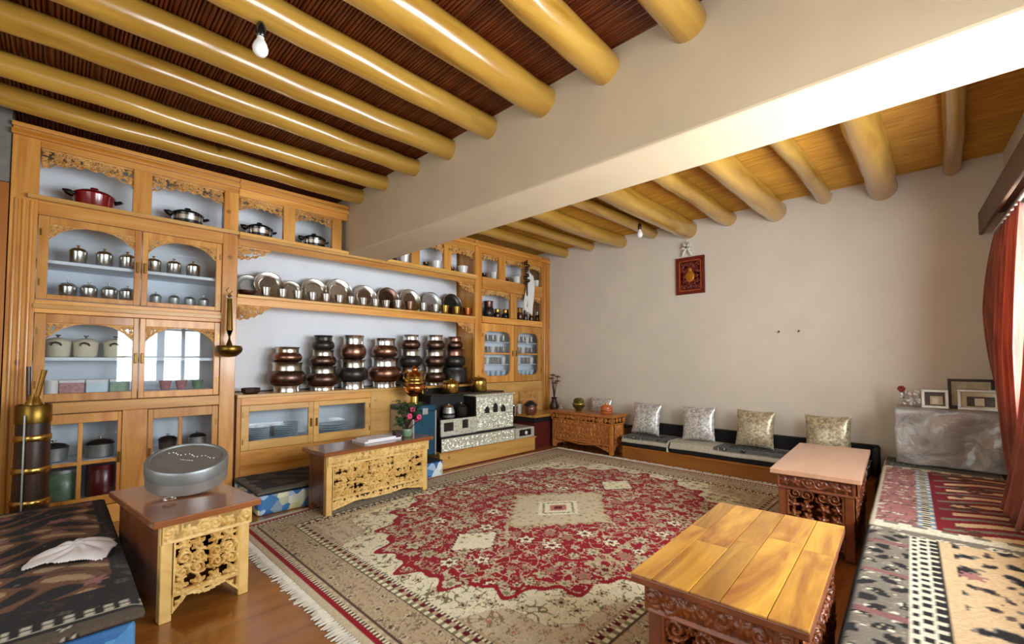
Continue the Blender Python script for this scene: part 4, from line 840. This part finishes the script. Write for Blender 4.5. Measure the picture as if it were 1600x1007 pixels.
# ================================================================== seats and woven mats
def mattress(label, W, L, H, loc, rz, side='floral_blue', name='floor_mattress'):
    t = thing(name, label, 'mattress', loc, rz); MB().box(0, L, -W, 0, 0, H).build('cushion', side, t, bevel=.02); MB().box(.004, L - .004, -W + .004, -.004, H, H + .006).build('cover_top', 'black_cloth', t); return t
def woven(label, kind, W, L, loc, rz, flip=False, thick=.012, hang=.0, group='woven mats on the seats', res=.0075):
    """local x along L, local y from 0 (outer long side) to -W"""
    nl, nw = int(L / res), int(W / res); T, S_ = np.meshgrid(np.linspace(0, L, nl), np.linspace(0, W, nw), indexing='ij')
    Cc = mat_colors(kind, S_, T, W, L); ex = np.minimum(np.minimum(T, L - T), np.minimum(S_, W - S_))
    Zz = -.010 * np.clip(1 - ex / .03, 0, 1) ** 2 + .0018 * np.sin(T * 13 + S_ * 9)
    o = grid_mesh('woven_mat', T, -S_, Zz + thick, 'woven', None, None, Cc, True, loc, thick=thick)
    o.rotation_euler = (0, 0, rz); return tag(o, label, 'mat', group)
# seat along the cabinets
mattress('blue floral floor mattress along the low cupboard', .565, 1.55, .135, (.98, 3.915, 0), 0)
woven('dark patterned mat on the floor seat before the low cupboard', 'night', .565, 1.33, (.98, 3.915, .142), 0)
# left foreground seat
mattress('blue floral floor mattress in the left foreground', .94, 1.66, .225, (-.74, 1.86, 0), PI / 2)
tm = bpy.data.objects['floor_mattress.001']; tm.location = (-.735, 1.87, 0)
bpy.data.objects['floor_mattress.001'].rotation_euler = (0, 0, PI / 2)
tm.location = (-.735, 1.87, 0)
woven('dark brown floral carpet on the left foreground seat', 'dark', .97, 1.69, (-.75, 1.855, .232), PI / 2)
# bench along the picture wall
t = thing('wall_bench', 'low wooden bench along the plaster wall under the cushions', 'bench', (4.55, 1.5, 0))
MB().box(-.215, .222, -1.08, 1.06, .115, .135).build('seat_board', 'bench_wood', t, bevel=.003); MB().box(-.205, -.185, -1.08, 1.06, 0, .115).build('front_board', 'bench_wood', t)
MB().box(.10, .222, -1.08, 1.06, 0, .115).build('rear_board', 'bench_wood', t)
t = thing('backrest_bolster', 'long black bolster standing along the plaster wall behind cushions', 'bolster', (4.72, 1.5, .136)); MB().box(-.035, .05, -1.08, 1.06, 0, .225).build('pad', 'black_cloth', t, bevel=.012); MB().box(-.20, .05, -1.085, -1.055, 0, .215).build('end_pad', 'black_cloth', t, bevel=.01)
for i, (y0, y1) in enumerate(((2.035, 2.56), (.46, 2.02))):
    L = y1 - y0
    mt = thing('bench_cushion', ['short seat pad with grey woven cover at the far end of bench', 'long seat pad with navy and grey woven cover on the bench'][i], 'cushion', (4.34, y0, .136), 0, 'bench pads'); MB().box(0, .335, 0, L, 0, .085).build('pad', 'black_cloth', mt, bevel=.015)
    MB().box(-.003, .335, .005, .02, .0, .086).build('piping', 'fringe_wool', mt)
    nl, nw = int(L / .0075), 50; Tt, Ss = np.meshgrid(np.linspace(0, L, nl), np.linspace(0, .36, nw), indexing='ij'); Cc = mat_colors('slate', Ss, Tt + i * .4, .36, L + .8 * (0))
    dr = np.clip((.03 - Ss) / .03, 0, 1)
    grid_mesh('woven_cover', -.007 + Ss * .94 - .004 * dr, Tt, .0975 - .055 * dr + .002 * np.sin(Tt * 11), 'woven', mt, None, Cc, True, thick=.010)
# window seat
WS = math.radians(2.6); wo = Vector((2.70, .285, 0)); wsx = Vector((math.cos(WS), math.sin(WS), 0)); wsy = Vector((-math.sin(WS), math.cos(WS), 0))
t = thing('window_seat', 'low platform seat running under the curtained window wall', 'bench', wo, WS); MB().box(-2.9, 2.02, -.60, -.012, 0, .235).build('platform', 'table_side', t, bevel=.004); MB().box(-2.9, 2.02, -.60, -.008, .235, .262).build('pad', 'black_cloth', t, bevel=.01)
def wseat(x): q = wo + wsx * x; return (q.x, q.y, .2635)
woven('red woven mat with blue striped border on the window seat', 'red', .62, 1.55, wseat(.04), WS)
woven('beige woven mat with black floral motifs in the right foreground', 'beige', .62, 2.7, wseat(-2.68), WS)
woven('dark patterned mat under the wrapped box', 'slate', .60, .40, wseat(1.612), WS)

# ================================================================== cushions
def cushion(label, loc, w, h, t_, mat, rz, lean, roll=0):
    t = thing('cushion', label, 'cushion', loc, rz, 'cushions along the wall'); n = 26; a = np.linspace(-1, 1, n); U_, V_ = np.meshgrid(a, a, indexing='ij')
    b = (1 - np.abs(U_) ** 2.6) * (1 - np.abs(V_) ** 2.6); b = np.clip(b, 0, 1) ** .55
    pin = 1 - .07 * (1 - np.abs(U_) ** 2) * np.abs(V_) ** 3; pin2 = 1 - .07 * (1 - np.abs(V_) ** 2) * np.abs(U_) ** 3
    for s, nm, mt in ((-1, 'front', mat), (1, 'back', 'cushion_back')):
        XX = s * b * t_ / 2 + .004 * s; YY = U_ * w / 2 * pin2; ZZ = V_ * h / 2 * pin
        if s > 0: XX, YY, ZZ = XX[::-1], YY[::-1], ZZ[::-1]
        o = grid_mesh(nm, XX, YY, ZZ, mt, t); o.rotation_euler = (roll, lean, 0); o.location = (0, 0, h / 2 * math.cos(lean))
    return t
SEATZ = .252
for i, (y, mt, lb) in enumerate(((2.39, 'sequin_silver', 'silver sequin cushion next to the orange carved table'), (1.82, 'sequin_silver', 'bright silver sequin cushion second along the bench'), (1.30, 'sequin_gold', 'beige gold sequin cushion on the bench left of pink table'), (.74, 'sequin_gold', 'beige gold sequin cushion behind the pink topped table'))):
    cushion(lb, (4.57, y, SEATZ), .33, .345, .11, mt, 0, .16, [.03, -.03, .02, -.02][i])
cushion('white cushion in the corner behind the green brass jar', (4.70, 3.06, .306), .30, .30, .08, 'sequin_silver', 0, .10)
t = thing('corner_seat', 'small dark seat pad in the corner behind the orange table', 'seat', (4.67, 3.06, 0)); MB().box(-.05, .10, -.40, .45, 0, .28).build('base', 'table_side', t); MB().box(-.05, .10, -.40, .45, .28, .30).build('pad', 'black_cloth', t)

# ================================================================== things on tables, walls and seats
def loc_on(T, x, y, z): c, s = math.cos(T.rotation_euler.z), math.sin(T.rotation_euler.z); return (T.location.x + c * x - s * y, T.location.y + s * x + c * y, z + T.location.z + .001)
# round tin
t = thing('round_tin', 'large round steel tin with dotted lid on the small carved table', 'tin', (.475, 2.70, .421), 0)
piv = bpy.data.objects.new('pivot', None)
rot = Matrix.Rotation(math.radians(16), 4, Vector((.97, -.22, 0)).normalized())
R0 = .168
def tin(prof, name, mat, sm=True):
    mb = MB().lathe(prof, n=48); mb.v = [tuple((rot @ Vector(v)) + Vector((0, 0, .0405))) for v in mb.v]; return mb.build(name, mat, t, sm)
tin([(.0001, -.022), (.09, -.014), (R0 - .012, .004), (R0 - .003, .012), (R0 - .003, .11)], 'body', 'steel_dull'); tin([(R0, .065), (R0, .115), (R0 - .006, .125), (R0 - .02, .127), (R0 - .024, .121), (.0001, .121)], 'lid', 'tin_grey')
mb = MB()
for k in range(15): mb.blob(((-.105 + k * .015), .03 + .010 * math.sin(k * 1.3), .1215), (.004, .004, .004), 8, 5)
for k in range(6): mb.blob((-.02 + k * .01, -.02, .1215), (.003, .003, .003), 6, 4)
cr = Matrix.Rotation(math.radians(-40), 4, 'Z'); mb.v = [tuple((rot @ (cr @ Vector(v))) + Vector((0, 0, .0405))) for v in mb.v]; mb.build('dot', 'steel', t, True)
a = [Vector((-.10 + .022 * math.cos(q), -.175 + .022 * math.sin(q) - .02, .014)) for q in np.linspace(0, 2 * PI, 20)]; MB().tube(a, .004, 6, False).build('ring', 'steel', t, True)
bpy.data.objects.remove(piv)
# flower pot, papers and book on the lattice table
q = loc_on(T1, .30, -.02, .43); t = thing('potted_plant', 'small potted plant with pink flowers on the carved table', 'plant', q)
MB().lathe([(.035, 0), (.04, .005), (.048, .06), (.045, .065), (.0001, .06)], n=20).build('pot', 'tin_green', t, True); st = MB(); rs = random.Random(9); lv = MB(); fl = []
for k in range(22):
    a = rs.uniform(0, 6.28); r = rs.uniform(.02, .12); hh = rs.uniform(.12, .28); p1 = (r * math.cos(a), r * .8 * math.sin(a), hh); st.tube([(0, 0, .05), (p1[0] * .4, p1[1] * .4, hh * .6), p1], .0035, 5)
    for q2 in range(8):
        c = (p1[0] + rs.uniform(-.035, .035), p1[1] + rs.uniform(-.035, .035), p1[2] + rs.uniform(-.05, .03)); an = rs.uniform(0, 6.28); w_ = rs.uniform(.014, .024)
        b = len(lv.v); dx, dy = math.cos(an), math.sin(an); tz = rs.uniform(-.012, .012); lv.v += [(c[0] - dx * w_ * 1.6, c[1] - dy * w_ * 1.6, c[2] - tz), (c[0] - dy * w_, c[1] + dx * w_, c[2] + .004), (c[0] + dx * w_ * 1.6, c[1] + dy * w_ * 1.6, c[2] + tz), (c[0] + dy * w_, c[1] - dx * w_, c[2] + .004), (c[0], c[1], c[2] + .008)]; lv.f += [(b, b + 4, b + 1), (b + 1, b + 4, b + 2), (b + 2, b + 4, b + 3), (b + 3, b + 4, b)]
st.build('stem', 'pot_dark', t); lvo = lv.build('foliage', 'leaf', t); lvo['kind'] = 'stuff'
for c in ((-.02, -.07, .17), (.075, -.06, .155), (.02, -.05, .22), (.09, .0, .13)):
    f_ = MB()
    for q2 in range(7): f_.blob((c[0] + .014 * math.cos(q2 * .9), c[1] - .004 * q2 % .01, c[2] + .014 * math.sin(q2 * .9)), (.012, .009, .012), 8, 5)
    f_.build('flower', 'petal', t, True)
q = loc_on(T1, .06, .03, .43); t = thing('paper_pile', 'pile of white papers beside the flower pot on carved table', 'papers', q, .06); MB().box(-.16, .16, -.09, .09, 0, .012).build('lower_sheets', 'paper', t); MB().box(-.13, .17, -.085, .08, .012, .024).build('upper_sheets', 'paper', t)
q = loc_on(T1, .20, -.03, .43); t = thing('napkin_box', 'dark brown square pot between the papers and flower pot', 'pot', q); MB().box(-.028, .028, -.028, .028, 0, .05).build('body', 'pot_dark', t, bevel=.006); MB().box(-.031, .031, -.031, .031, .05, .06).build('rim', 'pot_dark', t, bevel=.003)
# jars on the corner table
for i, (y, b, c, lb) in enumerate(((3.22, 'green_brass', 'brass', 'round green brass jar on the orange carved table'), (2.83, 'orange_lacquer', 'copper_bright', 'orange lacquer lidded jar on the orange carved table'))):
    t = thing('jar', lb, 'jar', (4.46, y, .4495), 0, 'jars on the corner table')
    if i == 0: MB().lathe([(.035, 0), (.04, .02), (.07, .05), (.078, .085), (.06, .11)], n=24).build('body', b, t, True); MB().lathe([(.062, .11), (.07, .118), (.055, .14), (.04, .155), (.0001, .158)], n=24).build('lid', b, t, True); MB().lathe([(.079, .078), (.082, .085), (.079, .092)], n=24, cap=False).build('band', c, t, True)
    else: MB().lathe([(.06, 0), (.068, .01), (.066, .055), (.06, .06)], n=24).build('body', b, t, True); MB().lathe([(.07, .06), (.07, .075), (.05, .095), (.02, .105), (.018, .12), (.0001, .125)], n=24).build('lid', b, t, True); MB().lathe([(.069, .03), (.071, .034), (.069, .038)], n=24, cap=False).build('band', c, t, True)
t = thing('figurine', 'tiny white figurine beside the brass flower vase', 'figurine', (4.62, 3.62, CT + .001)); MB().lathe([(.022, 0), (.028, .02), (.02, .05), (.0001, .06)], n=14).build('body', 'enamel_white', t, True); MB().blob((0, -.004, .07), (.015, .015, .016), 10, 8).build('head', 'enamel_white', t, True)
# butter churn
t = thing('butter_churn', 'tall dark wooden butter churn with brass bands beside left cabinet', 'churn', (-.075, 3.74, 0))
MB().lathe([(.085, 0), (.085, .03), (.075, .30), (.070, .76), (.066, .76), (.066, .72), (.0001, .72)], n=28).build('barrel', 'churn_wood', t, True)
for z, r in ((.03, .087), (.24, .080), (.42, .0775), (.60, .0745)): MB().lathe([(r, z), (r + .003, z + .005), (r + .003, z + .03), (r - .001, z + .035)], n=28, cap=False).build('band', 'brass', t, True)
MB().lathe([(.074, .70), (.076, .71), (.076, .80), (.072, .805), (.064, .805), (.064, .74), (.0001, .74)], n=28).build('collar', 'brass_dark', t, True)
MB().lathe([(.045, .74), (.045, .80), (.028, .83), (.02, .86), (.0001, .862)], n=20).build('lid', 'brass', t, True)
MB().tube([(.0, 0, .78), (.03, -.02, .96), (.036, -.024, 1.0)], [.011, .012, .014], 10).build('plunger', 'brass', t, True); MB().tube([(-.02, .045, .74), (-.028, .05, 1.02)], .010, 8).build('stick', 'churn_wood', t, True)
MB().box(-.035, -.028, -.086, -.076, .05, .75).build('strap', 'steel_dull', t)
# white cloth on the left seat
n = 60; a = np.linspace(-1, 1, n); U_, V_ = np.meshgrid(a, a, indexing='ij'); r = np.hypot(U_, V_); th = np.arctan2(V_, U_)
Z = .045 * np.clip(1 - r ** 2, 0, 1) + .012 * np.sin(3 * U_ + 5 * V_) * np.clip(1 - r, 0, 1) + .010 * np.abs(np.sin(4 * th + 3 * r)) * np.clip(1.1 - r, 0, 1)
k = (r < .82 + .1 * np.sin(3 * th) + .05 * np.sin(7 * th)); kp = k[:-1, :-1] & k[1:, :-1] & k[1:, 1:] & k[:-1, 1:]
o = grid_mesh('cloth', U_ * .17, V_ * .15, Z, 'white_tissue', None, kp, None, True, (.085, 2.56, .2570), thick=.003); o.rotation_euler = (0, 0, .5); tag(o, 'crumpled white cloth lying on the dark left carpet', 'cloth')
# wrapped box in the corner with frames
t = thing('wrapped_box', 'box wrapped in crinkled clear plastic in the window corner', 'box', (4.60, .005, .289), math.radians(2.6)); n = 40
MB().box(-.135, .135, -.285, .285, 0, .405).build('box_body', 'plastic_wrap', t, bevel=.02)
a = np.linspace(0, 1, n); U_, V_ = np.meshgrid(a, a, indexing='ij'); fold = .010 * np.sin(9 * U_ + 6 * V_ * V_) + .009 * np.sin(17 * U_ * (1 - .4 * V_)) + .012 * np.abs(np.sin(PI * U_ * 2.2 + 2 * V_)); 
grid_mesh('wrap_front', -.147 - fold * np.minimum(1, 6 * (1 - V_)), -.30 + .60 * U_, .408 * V_ + .004, 'plastic_wrap', t, thick=-.002)
grid_mesh('wrap_top', -.16 + .30 * U_, -.30 + .60 * V_, .412 + .003 * np.sin(20 * U_ + 14 * V_), 'plastic_wrap', t, thick=.002)
def frame(label, y, w, h, x, fm, pm, lean=.12):
    t = thing('photo_frame', label, 'frame', (x, y, .705), math.radians(2.6), 'photo frames on the wrapped box'); m = Matrix.Rotation(lean, 4, 'Y'); b = .018
    def rt(mb): mb.v = [tuple(m @ Vector(v)) for v in mb.v]; return mb
    for nm, bx in (('frame', MB().box(-.012, .004, -w / 2, w / 2, 0, b).box(-.012, .004, -w / 2, w / 2, h - b, h).box(-.012, .004, -w / 2, -w / 2 + b, b, h - b).box(-.012, .004, w / 2 - b, w / 2, b, h - b)),): rt(bx).build(nm, fm, t, bevel=.002)
    rt(MB().box(-.003, .003, -w / 2 + b, w / 2 - b, b, h - b)).build('photo', pm, t); rt(MB().box(-.0045, -.0032, -w / 2 + b * 1.7, w / 2 - b * 2.6, b * 1.5, h * .66)).build('print', 'photo_dark' if pm != 'photo_dark' else 'photo_beige', t); rt(MB().box(-.006, -.0048, -w * .12, w * .10, b * 1.8, h * .58)).build('print_figure', 'cream_enamel', t)
    return t
frame('small silver photo frame in the middle of the wrapped box', .075, .145, .135, 4.53, 'frame_silver', 'photo_dark'); frame('wide cream photo frame at the right on the wrapped box', -.15, .215, .145, 4.525, 'frame_silver', 'photo_beige'); frame('dark brown framed picture behind the other frames', -.115, .24, .215, 4.66, 'frame_dark', 'photo_beige')
t = thing('ornament', 'glittering ornament with red flower at the left of wrapped box', 'ornament', (4.54, .215, .705)); b = MB(); rs = random.Random(4)
for k in range(40): b.blob((rs.uniform(-.03, .03), rs.uniform(-.06, .05), .02 + rs.uniform(0, .10)), (.013, .013, .013), 8, 5)
b.build('crystals', 'sequin_silver', t, True); b = MB()
for k in range(6): b.blob((-.01, .045 + .014 * math.cos(k), .135 + .014 * math.sin(k)), (.012, .012, .012), 8, 5)
b.build('flower', 'enamel_red', t, True); MB().tube([(0, .03, .05), (-.005, .045, .135)], .004, 6).build('stem', 'leaf', t)
# icon picture on the wall with scarf
t = thing('framed_picture', 'small red and gold carved picture hanging on the plaster wall', 'picture', (4.773, 1.962, 1.775), 0)
MB().box(-.022, 0, -.155, .155, 0, .032).box(-.022, 0, -.155, .155, .37, .402).box(-.022, 0, -.155, -.122, .032, .37).box(-.022, 0, .122, .155, .032, .37).build('frame', 'icon_red', t, bevel=.004); MB().box(-.012, -.002, -.122, .122, .032, .37).build('panel', 'icon_red', t)
carved('relief', .20, .30, 'icon_red', t, (-.012, -.10, .05), 'y-', 91, .055, .010, .004, 0); mb = MB().blob((-.020, 0, .19), (.008, .048, .062), 16, 10).blob((-.022, 0, .262), (.008, .022, .026), 14, 8); mb.build('figure', 'icon_gold', t, True)
ins = MB().box(-.018, -.012, -.118, .118, .036, .042).box(-.018, -.012, -.118, .118, .36, .366).box(-.018, -.012, -.118, -.112, .036, .366).box(-.018, -.012, .112, .118, .036, .366).build('inner_frame', 'orange_lacquer', t)
t = thing('white_bow', 'white scarf bow tied on the wall above the red picture', 'scarf', (4.755, 1.99, 2.21)); b = MB()
for s in (-1, 1): b.tube([(0, 0, .08), (-.01, s * .035, .11), (-.012, s * .045, .07), (0, s * .01, .06)], [.012, .018, .016, .008], 8); b.tube([(0, 0, .07), (-.008, s * .03, .03), (-.004, s * .05, -.02)], [.010, .016, .012], 8)
b.tube([(0, 0, .07), (0, 0, .16)], .004, 6); b.build('bow', 'scarf', t, True); MB().blob((-.012, 0, .075), (.012, .014, .014), 8, 6).build('knot', 'green_brass', t, True)
for i, (u, v) in enumerate(((1216, 520), (1247, 519))):
    q = atX(u, v, 4.772); t = thing('wall_nail', ['left of two small dark nails in the plaster wall', 'right of two small dark nails in the plaster wall'][i], 'nail', (4.774, q.y, q.z)); MB().tube([(0, .0, 0), (-.03, -.012, .008)], .005, 6).build('shaft', 'iron_dark', t); MB().blob((-.03, -.012, .008), (.004, .008, .008), 8, 5).build('head', 'iron_dark', t)
# bulbs
for i, (x, y, zt, z) in enumerate(((.555, 1.985, 2.575, 2.30), (4.10, 2.195, 2.575, 2.30))):
    t = thing('light_bulb', ['bare white bulb hanging from the log ceiling on the left', 'bare white bulb hanging near the red picture'][i], 'bulb', (x, y, z), 0, 'hanging bulbs')
    MB().lathe([(.0001, 0), (.016, .004), (.027, .018), (.030, .034), (.024, .055), (.014, .072), (.013, .085)], n=20).build('glass', 'bulb', t, True); MB().lathe([(.014, .082), (.019, .088), (.019, .13), (.010, .145), (.0001, .146)], n=16).build('socket', 'enamel_black' if i == 0 else 'frame_dark', t, True); MB().tube([(0, 0, .14), (.004, .002, .2), (0, 0, zt - z)], .003, 6).build('cord', 'cord', t)
# pelmet and curtains on the window wall
t = thing('curtain_pelmet', 'dark wooden pelmet box above the red curtains', 'pelmet', wpt(0, 0, 0), WANG)
MB().box(-5.4, -.005, .12, .14, 1.985, 2.15).build('front_board', 'pelmet_wood', t, bevel=.004); MB().box(-5.4, -.005, .001, .12, 2.13, 2.15).build('top_board', 'pelmet_wood', t); MB().tube([(-5.4, .07, 1.985), (-.01, .07, 1.985)], .011, 10).build('rod', 'rod', t, True)
def curtain(label, l0, l1, ztop, zb0, zb1, belly, seed, foldn, sweep=0.0):
    n, m2 = 170, 60; a = np.linspace(0, 1, n); b = np.linspace(0, 1, m2); U_, V_ = np.meshgrid(a, b, indexing='ij')
    ph = U_ * foldn * 2 * PI + .8 * np.sin(U_ * 9 + seed) + .6 * np.sin(V_ * 3 + U_ * 5)
    amp = .014 + .030 * np.clip(V_ * 2, 0, 1); lx = l0 + (l1 - l0) * U_ + .03 * np.sin(ph * .5) * V_
    dep = .065 + amp * np.sin(ph) + belly * np.sin(PI * V_) ** .8 * (.35 + .65 * U_) + sweep * V_ ** 3.0; dep = np.maximum(dep, .012)
    zb = zb0 + (zb1 - zb0) * np.clip((U_ - .50) / .15, 0, 1) ** 2
    o = grid_mesh('curtain', lx, dep, ztop - (ztop - zb) * V_, 'curtain_red', None, None, None, True, wpt(0, 0, 0), thick=.002); o.rotation_euler = (0, 0, WANG); return tag(o, label, 'curtain', 'red curtains')
curtain('red brown curtain gathered at the far corner behind the frames', -.95, -.10, 1.965, .29, .86, .052, 1, 8)
curtain('red brown curtain sweeping down onto the window seat at right', -1.80, -1.25, 1.965, .30, .30, .02, 2, 4, .145)
